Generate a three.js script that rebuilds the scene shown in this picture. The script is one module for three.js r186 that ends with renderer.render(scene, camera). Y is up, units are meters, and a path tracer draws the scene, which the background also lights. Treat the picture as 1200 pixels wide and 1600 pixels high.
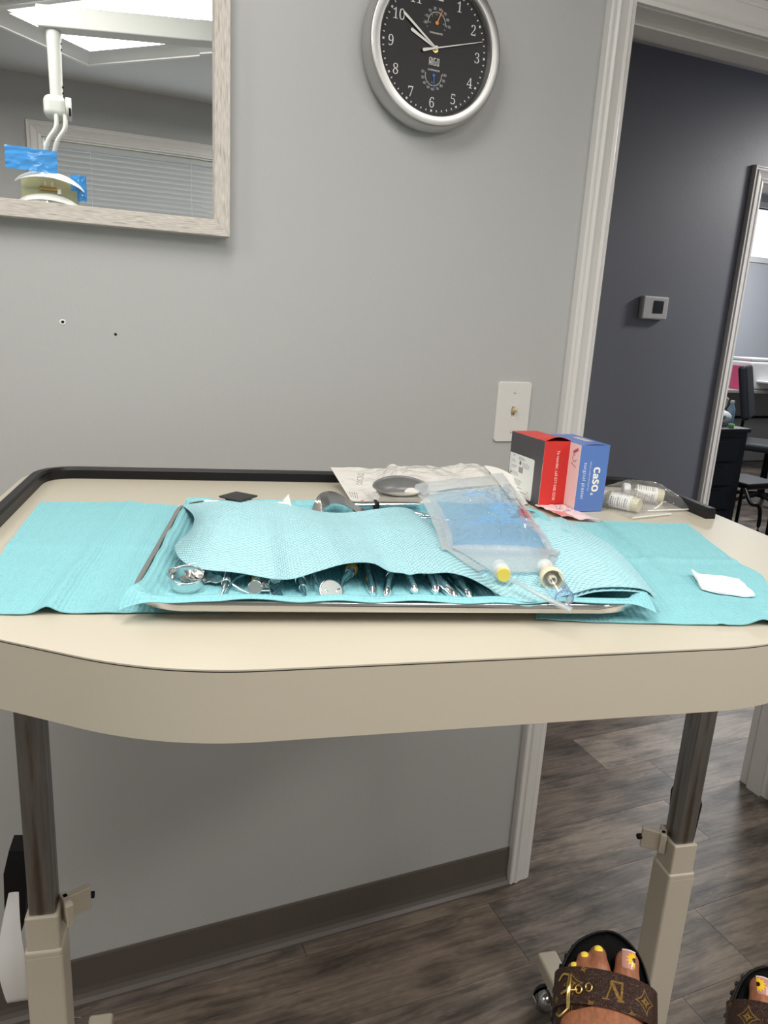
import * as THREE from 'three';
import { RoundedBoxGeometry } from 'three/addons/geometries/RoundedBoxGeometry.js';
import { mergeGeometries, mergeVertices, toCreasedNormals } from 'three/addons/utils/BufferGeometryUtils.js';
import { ImprovedNoise } from 'three/addons/math/ImprovedNoise.js';
import { MarchingCubes } from 'three/addons/objects/MarchingCubes.js';
import { RectAreaLightUniformsLib } from 'three/addons/lights/RectAreaLightUniformsLib.js';
RectAreaLightUniformsLib.init();

// ---------- camera, sky, exposure ----------
const scene = new THREE.Scene();
const renderer = new THREE.WebGLRenderer({ antialias: true });
renderer.toneMapping = THREE.LinearToneMapping;
renderer.toneMappingExposure = 1.1;
renderer.shadowMap.enabled = true;
const rad = THREE.MathUtils.degToRad;
const camera = new THREE.PerspectiveCamera(2 * Math.atan(800 / 1161.5) * 180 / Math.PI, 1200 / 1600, 0.01, 60);
camera.position.set(0, 1.409, 1.361);
camera.rotation.order = 'YXZ';
camera.rotation.set(rad(-14.653), rad(-23.554), rad(3.311));
scene.background = new THREE.Color(1.6, 1.75, 1.9);       // overcast daylight outside the windows

const V3 = (x, y, z) => new THREE.Vector3(x, y, z);
const LIGHT = new THREE.Color(1.0, 0.965, 0.91);
// big lights of the rooms: [x, y, z, turn about y, width, length, radiance]
function areaLight(x, y, z, turn, w, l, power, col = LIGHT) {
  const L = new THREE.RectAreaLight(col, power, w, l);
  L.position.set(x, y, z); L.rotation.order = 'YXZ'; L.rotation.set(-Math.PI / 2, turn, 0);
  L.castShadow = true; scene.add(L); return L;
}
const FIX = [[0.365, 1.70, 12], [-0.10, 0.84, 7], [1.75, 2.25, 22], [-1.45, 1.15, 13]];   // ceiling fixtures of this room; the third is added, unseen, lighting the back wall
for (const [x, z, p = 14] of FIX) areaLight(x, 2.356, z, rad(-45), 0.38, 0.98, p);
areaLight(3.95, 2.425, -0.5, 0, 0.3, 0.3, 190);          // added lamp out of view, brightening the corridor wall
areaLight(4.6, 2.88, -2.3, 0, 1.1, 0.55, 22, new THREE.Color(0.93, 0.97, 1.0));     // both far room panels are added, unseen, to brighten that room
areaLight(6.6, 2.88, -4.2, 0, 1.1, 0.55, 22, new THREE.Color(0.93, 0.97, 1.0));

// ---------- helpers ----------
let seed = 7;
const rnd = (a = 0, b = 1) => { seed = (seed * 1664525 + 1013904223) >>> 0; return a + (b - a) * seed / 4294967296; };
const PN = new ImprovedNoise();
const nz = (x, y, z = 0) => PN.noise(x + 31.7, y + 17.3, z + 5.1);
const fbm = (x, y, z = 0, o = 4) => { let s = 0, a = 0.5; for (let i = 0; i < o; i++) { s += a * nz(x, y, z + i * 7.7); x *= 2.03; y *= 2.03; a *= 0.5; } return s; };
const clamp = (x, a = 0, b = 1) => Math.min(b, Math.max(a, x));
const mix = (a, b, t) => a + (b - a) * t;
const sst = (a, b, x) => { const t = clamp((x - a) / (b - a)); return t * t * (3 - 2 * t); };
const taken = {};
function numbered(n) { const k = taken[n] = (taken[n] ?? -1) + 1; return k ? n + '_' + String(k).padStart(3, '0') : n; }
function info(o, label, category, group) { o.userData.label = label; o.userData.category = category; if (group) o.userData.group = group; return o; }
function thing(name, label, category, pos = [0, 0, 0], turn = 0, group) {
  const o = new THREE.Group(); o.name = numbered(name); o.position.set(...pos); o.rotation.y = turn; scene.add(o);
  return info(o, label, category, group);
}
function part(name, geo, mat, parent, label) {
  const m = new THREE.Mesh(geo, mat); m.name = name; if (label) m.userData.label = label; parent.add(m); return m;
}
function structure(name, geo, mat, parent = scene) {
  const m = geo ? new THREE.Mesh(geo, mat) : new THREE.Group(); m.name = parent === scene ? numbered(name) : name;
  if (parent === scene) m.userData.kind = 'structure'; parent.add(m); return m;
}
const strip = g => { const h = g.index ? g.toNonIndexed() : g; for (const k of Object.keys(h.attributes)) if (!['position', 'normal', 'uv'].includes(k)) h.deleteAttribute(k); return h; };
const join = list => mergeGeometries(list.map(strip));
function bx(x0, x1, y0, y1, z0, z1, uvm = true) {        // box with uv in metres
  const g = new THREE.BoxGeometry(x1 - x0, y1 - y0, z1 - z0).translate((x0 + x1) / 2, (y0 + y1) / 2, (z0 + z1) / 2);
  if (uvm) { const p = g.attributes.position, n = g.attributes.normal, u = g.attributes.uv;
    for (let i = 0; i < p.count; i++) { const ax = Math.abs(n.getX(i)), ay = Math.abs(n.getY(i));
      if (ax > 0.5) u.setXY(i, p.getZ(i), p.getY(i)); else if (ay > 0.5) u.setXY(i, p.getX(i), p.getZ(i)); else u.setXY(i, p.getX(i), p.getY(i)); } }
  return g;
}
const rbx = (w, h, d, r = 0.002, s = 2) => new RoundedBoxGeometry(w, h, d, s, r);
const lathe = (pts, seg = 40) => new THREE.LatheGeometry(pts.map(p => new THREE.Vector2(p[0], p[1])), seg);
const cyl = (r0, r1, h, seg = 20) => new THREE.CylinderGeometry(r0, r1, h, seg);
function sh(pts) { const s = new THREE.Shape(); pts.forEach((p, i) => i ? s.lineTo(p[0], p[1]) : s.moveTo(p[0], p[1])); s.closePath(); return s; }
function smooth(pts, n = 40, closed = true) { return new THREE.CatmullRomCurve3(pts.map(p => V3(p[0], p[1], p[2] || 0)), closed, 'centripetal').getPoints(n); }
function extr(shape, depth, bevel = 0, seg = 8) { return new THREE.ExtrudeGeometry(shape, { depth, bevelEnabled: bevel > 0, bevelSize: bevel, bevelThickness: bevel, bevelSegments: 2, curveSegments: seg }); }
function rrect(w, h, r, seg = 6) { const p = []; for (const [cx, cy, a] of [[1, 1, 0], [-1, 1, 90], [-1, -1, 180], [1, -1, 270]]) for (let i = 0; i <= seg; i++) { const t = rad(a + 90 * i / seg); p.push([cx * (w / 2 - r) + r * Math.cos(t), cy * (h / 2 - r) + r * Math.sin(t)]); } return p; }
// surface from a grid of points: f(u, v) -> Vector3, optionally closed in u; uv = [u*su, v*sv]
function grid(f, nu, nv, su = 1, sv = 1, flip = false) {
  const pos = [], uv = [], idx = [];
  for (let j = 0; j <= nv; j++) for (let i = 0; i <= nu; i++) { const p = f(i / nu, j / nv); pos.push(p.x, p.y, p.z); uv.push(i / nu * su, j / nv * sv); }
  for (let j = 0; j < nv; j++) for (let i = 0; i < nu; i++) { const a = j * (nu + 1) + i, b = a + 1, c = a + nu + 1, d = c + 1; flip ? idx.push(a, b, c, b, d, c) : idx.push(a, c, b, b, c, d); }
  const g = new THREE.BufferGeometry(); g.setAttribute('position', new THREE.Float32BufferAttribute(pos, 3)); g.setAttribute('uv', new THREE.Float32BufferAttribute(uv, 2)); g.setIndex(idx); g.computeVertexNormals(); return g;
}
// thin solid sheet: the grid, its offset copy and the border
function sheet(f, nu, nv, th, su = 1, sv = 1) {
  const top = grid(f, nu, nv, su, sv), n = top.attributes.normal, p = top.attributes.position;
  const under = top.clone(); const q = under.attributes.position;
  for (let i = 0; i < q.count; i++) q.setXYZ(i, p.getX(i) - n.getX(i) * th, p.getY(i) - n.getY(i) * th, p.getZ(i) - n.getZ(i) * th);
  const ix = Array.from(under.index.array); for (let i = 0; i < ix.length; i += 3) { const t = ix[i]; ix[i] = ix[i + 1]; ix[i + 1] = t; } under.setIndex(ix); under.computeVertexNormals();
  const ring = []; for (let i = 0; i < nu; i++) ring.push(i); for (let j = 0; j < nv; j++) ring.push(j * (nu + 1) + nu); for (let i = nu; i > 0; i--) ring.push(nv * (nu + 1) + i); for (let j = nv; j > 0; j--) ring.push(j * (nu + 1));
  const pos = [], idx = [], uv = []; ring.forEach((r, k) => { pos.push(p.getX(r), p.getY(r), p.getZ(r), q.getX(r), q.getY(r), q.getZ(r)); uv.push(0, 0, 0, 0); const a = 2 * k, b = 2 * ((k + 1) % ring.length); idx.push(a, b, a + 1, b, b + 1, a + 1); });
  const e = new THREE.BufferGeometry(); e.setAttribute('position', new THREE.Float32BufferAttribute(pos, 3)); e.setAttribute('uv', new THREE.Float32BufferAttribute(uv, 2)); e.setIndex(idx); e.computeVertexNormals();
  return join([top, under, e]);
}
// tube with changing radius and optional flattening: pts [[x,y,z],...], radii, fl = width/height factor
function vtube(pts, radii, seg = 12, fl = 1, steps = 0) {
  const n = steps || pts.length * 4, c = new THREE.CatmullRomCurve3(pts.map(p => V3(...p)), false, 'centripetal');
  const P = c.getPoints(n), R = i => { const t = i / n * (radii.length - 1), k = Math.min(radii.length - 2, Math.floor(t)); return mix(radii[k], radii[k + 1], t - k); };
  const fr = c.computeFrenetFrames(n, false); let up = V3(0, 1, 0);
  return capped(P.map((p, i) => { const tg = c.getTangent(i / n); let s = V3().crossVectors(tg, up); if (s.lengthSq() < 1e-4) s = V3(1, 0, 0); s.normalize(); const w = V3().crossVectors(s, tg).normalize(); const ring = [];
    for (let k = 0; k < seg; k++) { const a = k / seg * 2 * Math.PI; ring.push(p.clone().addScaledVector(s, Math.cos(a) * R(i) * fl).addScaledVector(w, Math.sin(a) * R(i))); } return ring; }));
}
function V3f() { return new THREE.Vector3(); }
function capped(rings, caps = true) {
  const n = rings[0].length, pos = [], uv = [], idx = [];
  rings.forEach((r, j) => { for (let k = 0; k <= n; k++) { const p = r[k % n]; pos.push(p.x, p.y, p.z); uv.push(k / n, j / (rings.length - 1)); } });
  for (let j = 0; j < rings.length - 1; j++) for (let k = 0; k < n; k++) { const a = j * (n + 1) + k, b = a + 1, c = a + n + 1, d = c + 1; idx.push(a, b, c, b, d, c); }
  if (caps) for (const [j, fl] of [[0, 1], [rings.length - 1, 0]]) { const c = V3(0, 0, 0); rings[j].forEach(p => c.add(p)); c.multiplyScalar(1 / n); const at = pos.length / 3; pos.push(c.x, c.y, c.z); uv.push(0.5, 0.5); rings[j].forEach(p => { pos.push(p.x, p.y, p.z); uv.push(0.5, 0.5); }); for (let k = 0; k < n; k++) { const a = at + 1 + k, b = at + 1 + (k + 1) % n; fl ? idx.push(at, b, a) : idx.push(at, a, b); } }
  const g = new THREE.BufferGeometry(); g.setAttribute('position', new THREE.Float32BufferAttribute(pos, 3)); g.setAttribute('uv', new THREE.Float32BufferAttribute(uv, 2)); // faces point outwards
  let vol = 0; for (let i = 0; i < idx.length; i += 3) { const a = idx[i] * 3, b = idx[i + 1] * 3, c = idx[i + 2] * 3; vol += pos[a] * (pos[b + 1] * pos[c + 2] - pos[b + 2] * pos[c + 1]) - pos[a + 1] * (pos[b] * pos[c + 2] - pos[b + 2] * pos[c]) + pos[a + 2] * (pos[b] * pos[c + 1] - pos[b + 1] * pos[c]); }
  if (vol < 0 && caps) for (let i = 0; i < idx.length; i += 3) { const t = idx[i]; idx[i] = idx[i + 1]; idx[i + 1] = t; }
  g.setIndex(idx); g.computeVertexNormals(); return g;
}
// moulding swept around a rectangle with mitred corners; profile points [outward, forward]; sides = which legs exist
function moulding(x0, x1, y0, y1, prof, open = false) {
  const out = [];
  for (let k = 0; k < prof.length - 1; k++) {
    const [o0, h0] = prof[k], [o1, h1] = prof[k + 1];
    const C = (o, h) => open ? [[x0 - o, y0, h], [x0 - o, y1 + o, h], [x1 + o, y1 + o, h], [x1 + o, y0, h]] : [[x0 - o, y0 - o, h], [x0 - o, y1 + o, h], [x1 + o, y1 + o, h], [x1 + o, y0 - o, h]];
    const a = C(o0, h0), b = C(o1, h1), m = open ? 3 : 4;
    for (let i = 0; i < m; i++) { const j = (i + 1) % 4, g = new THREE.BufferGeometry();
      const P = [a[i], a[j], b[i], b[j]]; const len = Math.hypot(a[j][0] - a[i][0], a[j][1] - a[i][1]), w = Math.hypot(o1 - o0, h1 - h0);
      g.setAttribute('position', new THREE.Float32BufferAttribute(P.flat(), 3)); g.setAttribute('uv', new THREE.Float32BufferAttribute([0, o0 * 1, len, o0, 0, o0 + w, len, o0 + w], 2)); g.setIndex([0, 2, 1, 1, 2, 3]); g.computeVertexNormals(); out.push(g); }
  }
  return join(out);
}
// ---------- textures ----------
function dataTex(w, h, f, srgb = true, rep = true) {
  const d = new Uint8Array(w * h * 4);
  for (let y = 0; y < h; y++) for (let x = 0; x < w; x++) { const c = f(x / w, y / h, x, y), i = (y * w + x) * 4; const a = Array.isArray(c) ? c : [c, c, c]; for (let k = 0; k < 3; k++) d[i + k] = clamp(a[k]) * 255; d[i + 3] = 255; }
  const t = new THREE.DataTexture(d, w, h); t.magFilter = THREE.LinearFilter; t.minFilter = THREE.LinearMipmapLinearFilter; t.generateMipmaps = true; if (rep) t.wrapS = t.wrapT = THREE.RepeatWrapping; if (srgb) t.colorSpace = THREE.SRGBColorSpace; t.needsUpdate = true; return t;
}
function canvasTex(w, h, draw, srgb = true) {
  const c = document.createElement('canvas'); c.width = w; c.height = h; const g = c.getContext('2d'); draw(g, w, h);
  const t = new THREE.CanvasTexture(c); t.anisotropy = 8; if (srgb) t.colorSpace = THREE.SRGBColorSpace; t.magFilter = THREE.LinearFilter; return t;
}
const per = (x, y, s, o = 3) => { // noise that tiles over the unit square
  let v = 0, a = 0.5, f = s; for (let i = 0; i < o; i++) { const A = x * 2 * Math.PI, B = y * 2 * Math.PI, r = f / (2 * Math.PI); v += a * (nz(Math.cos(A) * r, Math.sin(A) * r, Math.cos(B) * r + i * 9) + nz(Math.sin(B) * r, Math.cos(A) * r + 4, Math.sin(A) * r + i * 5)) * 0.7; a *= 0.5; f *= 2; } return v; };
function std(o) { return new THREE.MeshStandardMaterial(o); }
function phys(o) { return new THREE.MeshPhysicalMaterial(o); }
const lin = (r, g, b) => new THREE.Color().setRGB(r, g, b);
const M = {};
{
  const peel = dataTex(256, 256, (x, y) => 0.5 + 0.7 * per(x, y, 40, 3), false); peel.repeat.set(5, 5);
  const paint = (r, g, b, rough = 0.62, bump = 0.00018) => std({ color: lin(r, g, b), roughness: rough, bumpMap: peel, bumpScale: bump });
  M.wall = paint(0.47, 0.472, 0.468, 0.5);
  M.ceiling = paint(0.70, 0.70, 0.69, 0.9);
  M.hallwall = paint(0.165, 0.175, 0.21, 0.45);
  M.hallceil = M.ceiling;
  M.farwall = paint(0.55, 0.56, 0.60, 0.6);
  M.partition = paint(0.56, 0.54, 0.51, 0.6);
  M.trim = paint(0.74, 0.725, 0.70, 0.35, 0.0002);
  M.fartrim = M.trim;
  M.base = std({ color: lin(0.105, 0.088, 0.077), roughness: 0.42 });
  M.black = phys({ color: lin(0.009, 0.009, 0.010), roughness: 0.4, specularIntensity: 0.5 });
  M.blackMatt = phys({ color: lin(0.010, 0.010, 0.011), roughness: 0.7, specularIntensity: 0.4 });
  M.chrome = std({ color: lin(0.90, 0.91, 0.92), metalness: 1, roughness: 0.11 });
  M.steel = std({ color: lin(0.74, 0.74, 0.73), metalness: 1, roughness: 0.22 });
  M.lampBody = std({ color: lin(0.68, 0.69, 0.66), roughness: 0.4 });
  M.white = std({ color: lin(0.8, 0.8, 0.79), roughness: 0.5 });
  M.glow = std({ color: lin(0.9, 0.9, 0.9), emissive: LIGHT, emissiveIntensity: 2.2, roughness: 0.6 });
  M.clear = phys({ color: lin(0.97, 0.98, 0.98), roughness: 0.04, transmission: 1, thickness: 0, ior: 1.45 });
  M.gold = std({ color: lin(0.83, 0.60, 0.22), metalness: 1, roughness: 0.22 });
}
// ---------- room shell ----------
const CEIL = 2.44, DX0 = 1.06, DX1 = 1.985, DH = 2.03, ZB = 3.02, XL = -2.2, XR = 2.7;
const HZ = -1.15, HT = 0.12, FX0 = 2.73, FX1 = 3.62, FH = 2.04;
{ // planks: rows of 0.189 m
  const floor = structure('floor');
  const plankTex = [];
  const tones = [[0.50, 0.455, 0.415], [0.44, 0.395, 0.36], [0.535, 0.495, 0.46], [0.47, 0.42, 0.38], [0.41, 0.37, 0.34], [0.495, 0.455, 0.425]];
  tones.forEach((t, k) => plankTex.push(dataTex(768, 128, (x, y) => {
    const X = x * 6.4 + k * 13, Y = y * 1;
    const warp = fbm(X * 0.5, Y * 1.4, k) * 0.5;
    const grain = fbm(X * 1.1, (Y + warp * 0.35) * 16, k + 3, 4);
    const blot = fbm(X * 0.75 + 3, Y * 1.9 + warp, k + 9, 5);
    const fine = nz(X * 5, Y * 75, k) * 0.05 + nz(X * 1.5, Y * 140, k + 2) * 0.04;
    const dark = sst(0.08, 0.42, blot) * 0.30 + sst(0.12, 0.5, grain) * 0.14;
    const wear = nz(X * 2.2, Y * 9, k + 5) * nz(X * 9, Y * 30, k + 6) * 0.35; const v = 0.92 + grain * 0.42 + blot * 0.95 - dark * 0.8 + fine * 1.3 + wear;
    return [t[0] * v, t[1] * v * 0.995, t[2] * v * 0.985];
  })));
  const bumpT = dataTex(512, 128, (x, y) => 0.5 + fbm(x * 10, y * 40, 2) * 0.5 + nz(x * 30, y * 90) * 0.1, false);
  const mats = plankTex.map(t => std({ map: t, roughness: 0.44, bumpMap: bumpT, bumpScale: 0.0004 }));
  const L = 1.22, W = 0.1893, gap = 0.0011, geos = {};
  const known = { 0: 0.918, 1: 1.41, '-1': 0.442, '-2': 1.77, '-3': 1.596 };
  const plankGeo = len => { const key = len.toFixed(3); if (geos[key]) return geos[key]; const g = new THREE.BoxGeometry(len - gap, 0.012, W - gap); const p = g.attributes.position, u = g.attributes.uv; for (let i = 0; i < p.count; i++) u.setXY(i, (p.getX(i) + len / 2) / L, p.getZ(i) / W + 0.5); return geos[key] = g; };
  const lay = (x0, x1, k0, k1) => { for (let k = k0; k <= k1; k++) { let j = known[k] ?? rnd(0, L); while (j > x0) j -= L; for (let x = j; x < x1; x += L) { const a = Math.max(x, x0), b = Math.min(x + L, x1); if (b - a < 0.01) continue; const m = structure('plank', plankGeo(+(b - a).toFixed(3)), mats[Math.floor(rnd(0, mats.length))], floor); m.position.set((a + b) / 2, -0.006, 0.055 + (k + 0.5) * W); } } };
  lay(XL, XR, 0, 15); lay(-0.6, 5.2, -6, -1); lay(2.2, 9.4, -28, -7);
  structure('subfloor', join([bx(XL, 9.4, -0.06, -0.0125, -5.4, 3.1)]), std({ color: lin(0.03, 0.026, 0.022), roughness: 0.9 }), floor);
}
structure('wall_front', join([bx(XL - 0.1, DX0 - 0.02, 0, CEIL, -HT, 0), bx(DX1 + 0.02, XR + 0.1, 0, CEIL, -HT, 0), bx(DX0 - 0.02, DX1 + 0.02, DH + 0.02, CEIL, -HT, 0)]), M.wall);
structure('wall_left', bx(XL - 0.1, XL, 0, CEIL, 0, ZB + 0.1), M.wall);
structure('wall_right', bx(XR, XR + 0.1, 0, CEIL, 0, ZB + 0.1), M.wall);
const WX0 = -0.055, WX1 = 1.40, WY0 = 0.95, WY1 = 2.175;
structure('wall_back', join([bx(XL, WX0, 0, CEIL, ZB, ZB + 0.14), bx(WX1, XR, 0, CEIL, ZB, ZB + 0.14), bx(WX0, WX1, 0, WY0, ZB, ZB + 0.14), bx(WX0, WX1, WY1, CEIL, ZB, ZB + 0.14)]), M.wall);
structure('ceiling', bx(XL - 0.1, XR + 0.1, CEIL, CEIL + 0.08, 0, ZB + 0.14), M.ceiling);
// corridor and the room beyond it
structure('wall_corridor', join([bx(-0.7, FX0 - 0.02, 0, 3.0, HZ - HT, HZ), bx(FX1 + 0.02, 9.5, 0, 3.0, HZ - HT, HZ), bx(FX0 - 0.02, FX1 + 0.02, FH + 0.02, 3.0, HZ - HT, HZ)]), M.hallwall);
structure('wall_corridor_end', join([bx(-0.7, -0.6, 0, CEIL, HZ, -HT), bx(5.2, 5.3, 0, CEIL, HZ, -HT), bx(XR, 5.3, 0, CEIL, -HT, 0)]), M.hallwall);
structure('ceiling_corridor', bx(-0.7, 5.3, CEIL, CEIL + 0.08, HZ, 0), M.hallceil);
const KX0 = 7.2, KX1 = 8.6, KY0 = 2.33, KY1 = 2.86, KZ = -5.4;
structure('wall_far', join([bx(2.1, KX0, 0, 3.0, KZ - 0.1, KZ), bx(KX1, 9.5, 0, 3.0, KZ - 0.1, KZ), bx(KX0, KX1, 0, KY0, KZ - 0.1, KZ), bx(KX0, KX1, KY1, 3.0, KZ - 0.1, KZ), bx(9.4, 9.5, 0, 3.0, KZ, HZ - HT), bx(2.1, 2.2, 0, 3.0, KZ, HZ - HT)]), M.farwall);
structure('wall_partition', bx(2.2, 4.69, 0, 3.0, -3.1, -3.0), M.partition);
structure('ceiling_far', bx(2.1, 9.5, 3.0, 3.08, KZ, HZ - HT + 0.001), M.hallceil);
{ const w = structure('window_1'); structure('pane', bx(KX0, KX1, KY0, KY1, KZ - 0.06, KZ - 0.054), M.clear, w); structure('window_frame', moulding(KX0, KX1, KY0, KY1, [[0, KZ - 0.08], [0, KZ + 0.015], [0.06, KZ + 0.015], [0.06, KZ]]), M.white, w); structure('mullion', bx(7.88, 7.92, KY0, KY1, KZ - 0.075, KZ - 0.04), M.white, w); }
// door casings
const CAS = [[0, -0.002], [0, 0.011], [0.008, 0.012], [0.012, 0.0145], [0.019, 0.0125], [0.034, 0.0165], [0.044, 0.0205], [0.048, 0.0165], [0.052, 0.0165], [0.056, 0.019], [0.060, 0.019], [0.0625, 0.016], [0.0635, 0]];
{
  const t = structure('trim_1'); structure('casing', moulding(DX0 + 0.004, DX1 - 0.004, 0.002, DH + 0.002, CAS, true), M.trim, t);
  structure('casing_foot', join([bx(DX0 - 0.0595, DX0 - 0.001, 0.0, 0.003, 0, 0.0125), bx(DX1 + 0.001, DX1 + 0.0595, 0, 0.003, 0, 0.0125)]), M.trim, t);
  const j = structure('door_1');
  structure('jamb', join([bx(DX0 - 0.019, DX0, 0, DH, -0.135, 0.0), bx(DX1, DX1 + 0.019, 0, DH, -0.135, 0.0), bx(DX0 - 0.019, DX1 + 0.019, DH, DH + 0.019, -0.135, 0.0)]), M.trim, j);
  structure('door_stop', join([bx(DX0, DX0 + 0.011, 0, DH, -0.10, -0.05), bx(DX1 - 0.011, DX1, 0, DH, -0.10, -0.05), bx(DX0, DX1, DH - 0.011, DH, -0.10, -0.05)]), M.trim, j);
  structure('strike_screw', new THREE.CylinderGeometry(0.005, 0.005, 0.003, 12).rotateZ(Math.PI / 2).translate(DX1 - 0.0005, 0.36, -0.118), M.steel, j);
  const leaf = structure('door_leaf', bx(0, 0.9, 0.012, DH - 0.004, -0.0175, 0.0175), M.trim, j); leaf.position.set(1.962, 0, 0.006); leaf.rotation.y = rad(-86);
  for (const y of [0.25, 1.02, 1.8]) structure('hinge', cyl(0.006, 0.006, 0.09, 10).translate(DX1 - 0.006, y, 0.016), M.steel, j);
  const hd = structure('door_handle', join([cyl(0.026, 0.026, 0.008, 24).rotateX(Math.PI / 2).translate(0, 0, 0.004), cyl(0.009, 0.009, 0.04, 12).rotateX(Math.PI / 2).translate(0, 0, 0.026), rbx(0.11, 0.018, 0.012, 0.005).translate(-0.045, 0, 0.045)]), M.steel, j);
  hd.position.set(1.962 + Math.cos(rad(86)) * 0.84 - 0.0175, 1.0, 0.006 + Math.sin(rad(86)) * 0.84); hd.rotation.y = rad(-86 + 180);
  const t2 = structure('trim_2'); const g = moulding(FX0 + 0.004, FX1 - 0.004, 0.002, FH + 0.002, CAS, true).translate(0, 0, HZ); structure('casing', g, M.fartrim, t2);
  structure('jamb', join([bx(FX0 - 0.019, FX0, 0, FH, HZ - HT, HZ), bx(FX1, FX1 + 0.019, 0, FH, HZ - HT, HZ), bx(FX0 - 0.019, FX1 + 0.019, FH, FH + 0.019, HZ - HT, HZ)]), M.fartrim, t2);
}
// rubber cove base
{
  const prof = [[0, 0], [0.019, 0], [0.018, 0.004], [0.011, 0.010], [0.006, 0.018], [0.0035, 0.030], [0.0032, 0.100], [0.002, 0.104], [0, 0.105]];
  const cove = (len) => { const g = extr(sh(prof), len); g.rotateY(Math.PI / 2); return g; };
  structure('baseboard_front', join([cove(DX0 - 0.060 - XL).scale(1, 1, -1).translate(XL, 0, 0)]), M.base);
  structure('baseboard_corridor', join([cove(FX0 - 0.065 + 0.6).scale(1, 1, -1).translate(-0.6, 0, HZ)]), M.base);
}
for (const n of ['baseboard_front', 'baseboard_corridor']) { const m = scene.getObjectByName(n), ix = m.geometry.index; m.geometry = m.geometry; const p = m.geometry.attributes.position; for (let i = 0; i < p.count; i += 3) { const a = [p.getX(i), p.getY(i), p.getZ(i)]; p.setXYZ(i, p.getX(i + 1), p.getY(i + 1), p.getZ(i + 1)); p.setXYZ(i + 1, ...a); } m.geometry.computeVertexNormals(); }
// window with closed blinds on the wall behind the camera (seen in the mirror)
{
  const w = structure('window_2');
  const casing = moulding(WX0 + 0.004, WX1 - 0.004, WY0 + 0.004, WY1 - 0.004, CAS.map(([o, h]) => [o * 1.05, h * 1.3])); casing.rotateY(Math.PI).translate(WX0 + WX1, 0, ZB); structure('casing', casing, M.trim, w);
  structure('pane', bx(WX0, WX1, WY0, WY1, ZB + 0.09, ZB + 0.096), M.clear, w);
  structure('reveal', join([bx(WX0 - 0.001, WX0 + 0.012, WY0, WY1, ZB, ZB + 0.13), bx(WX1 - 0.012, WX1 + 0.001, WY0, WY1, ZB, ZB + 0.13), bx(WX0, WX1, WY1 - 0.012, WY1 + 0.001, ZB, ZB + 0.13), bx(WX0, WX1, WY0 - 0.001, WY0 + 0.012, ZB, ZB + 0.13)]), M.trim, w);
  const b = thing('window_blind', 'closed grey white slatted blind hanging in the window seen in the mirror', 'blind', [(WX0 + WX1) / 2, WY0 + 0.02, ZB + 0.035]);
  const bm = std({ color: lin(0.52, 0.53, 0.53), roughness: 0.5 }), wid = WX1 - WX0 - 0.04;
  part('head_rail', rbx(wid, 0.035, 0.04, 0.003).translate(0, 1.184, 0), bm, b); part('bottom_rail', rbx(wid, 0.016, 0.022, 0.003).translate(0, 0.012, 0), bm, b);
  const slat = grid((u, v) => { const a = rad(62), t = (v - 0.5) * 0.028, c = 0.0022 * (1 - 4 * (v - 0.5) ** 2); return V3((u - 0.5) * wid, Math.sin(a) * t + Math.cos(a) * c, -Math.cos(a) * t + Math.sin(a) * c * -1); }, 1, 5);
  const thickSlat = slat;
  for (let i = 0; i < 48; i++) { const m = part('slat', thickSlat, bm, b); m.position.y = 0.03 + i * 0.0242; }
  for (const x of [-0.5, 0, 0.5]) part('ladder_cord', cyl(0.0008, 0.0008, 1.16, 6).translate(x, 0.6, -0.016), M.white, b);
}
// light switch
{
  const s = thing('light_switch', 'white wall plate with a single ivory toggle switch beside the door trim', 'switch', [0.878, 1.229, 0]);
  const p = sh(rrect(0.079, 0.124, 0.006)); p.holes.push(new THREE.Path(rrect(0.0105, 0.0245, 0.001).map(q => new THREE.Vector2(q[0], q[1]))));
  part('wall_plate', extr(p, 0.0035, 0.0018), std({ color: lin(0.72, 0.705, 0.67), roughness: 0.3 }), s);
  const iv = std({ color: lin(0.60, 0.51, 0.30), roughness: 0.35 });
  part('switch_recess', bx(-0.0052, 0.0052, -0.0122, 0.0122, 0.0005, 0.002), iv, s);
  const tg = part('toggle', lathe([[0, 0], [0.0042, 0], [0.0038, 0.008], [0.0036, 0.014], [0.002, 0.0155], [0, 0.0155]], 12).scale(1, 1, 1.5), iv, s); tg.position.set(0, 0.001, 0.002); tg.rotation.x = rad(62);
  for (const y of [0.042, -0.042]) part('screw', lathe([[0, 0.0012], [0.002, 0.001], [0.0036, 0], [0, 0]], 16).rotateX(Math.PI / 2).translate(0, y, 0.0052), M.trim, s);
}
{ // thermostat
  const t = thing('thermostat', 'white thermostat with a small dark display on the slate blue corridor wall', 'thermostat', [2.243, 1.508, HZ]);
  part('housing', rbx(0.132, 0.092, 0.026, 0.007, 3).translate(0, 0, 0.0135), std({ color: lin(0.55, 0.55, 0.55), roughness: 0.45 }), t);
  part('display', rbx(0.052, 0.050, 0.002, 0.0008).translate(0.012, 0.004, 0.0272), std({ color: lin(0.014, 0.016, 0.018), roughness: 0.25 }), t);
}
{ // screw holes left in the wall
  const hole = (x, y, label, lip) => { const t = thing('screw_hole', label, 'hole', [x, y, 0]); part('hole', lathe([[0, 0.0004], [0.0022, 0.0005], [0.0024, 0]], 14).rotateX(Math.PI / 2), M.blackMatt, t); if (lip) part('torn_edge', new THREE.TorusGeometry(0.0034, 0.0013, 8, 18).scale(1.1, 1, 0.8), M.white, t); };
  hole(0.001, 1.372, 'small screw hole with a torn white rim in the grey wall', true); hole(0.082, 1.356, 'small clean dark screw hole in the grey wall below the mirror', false);
}
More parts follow.
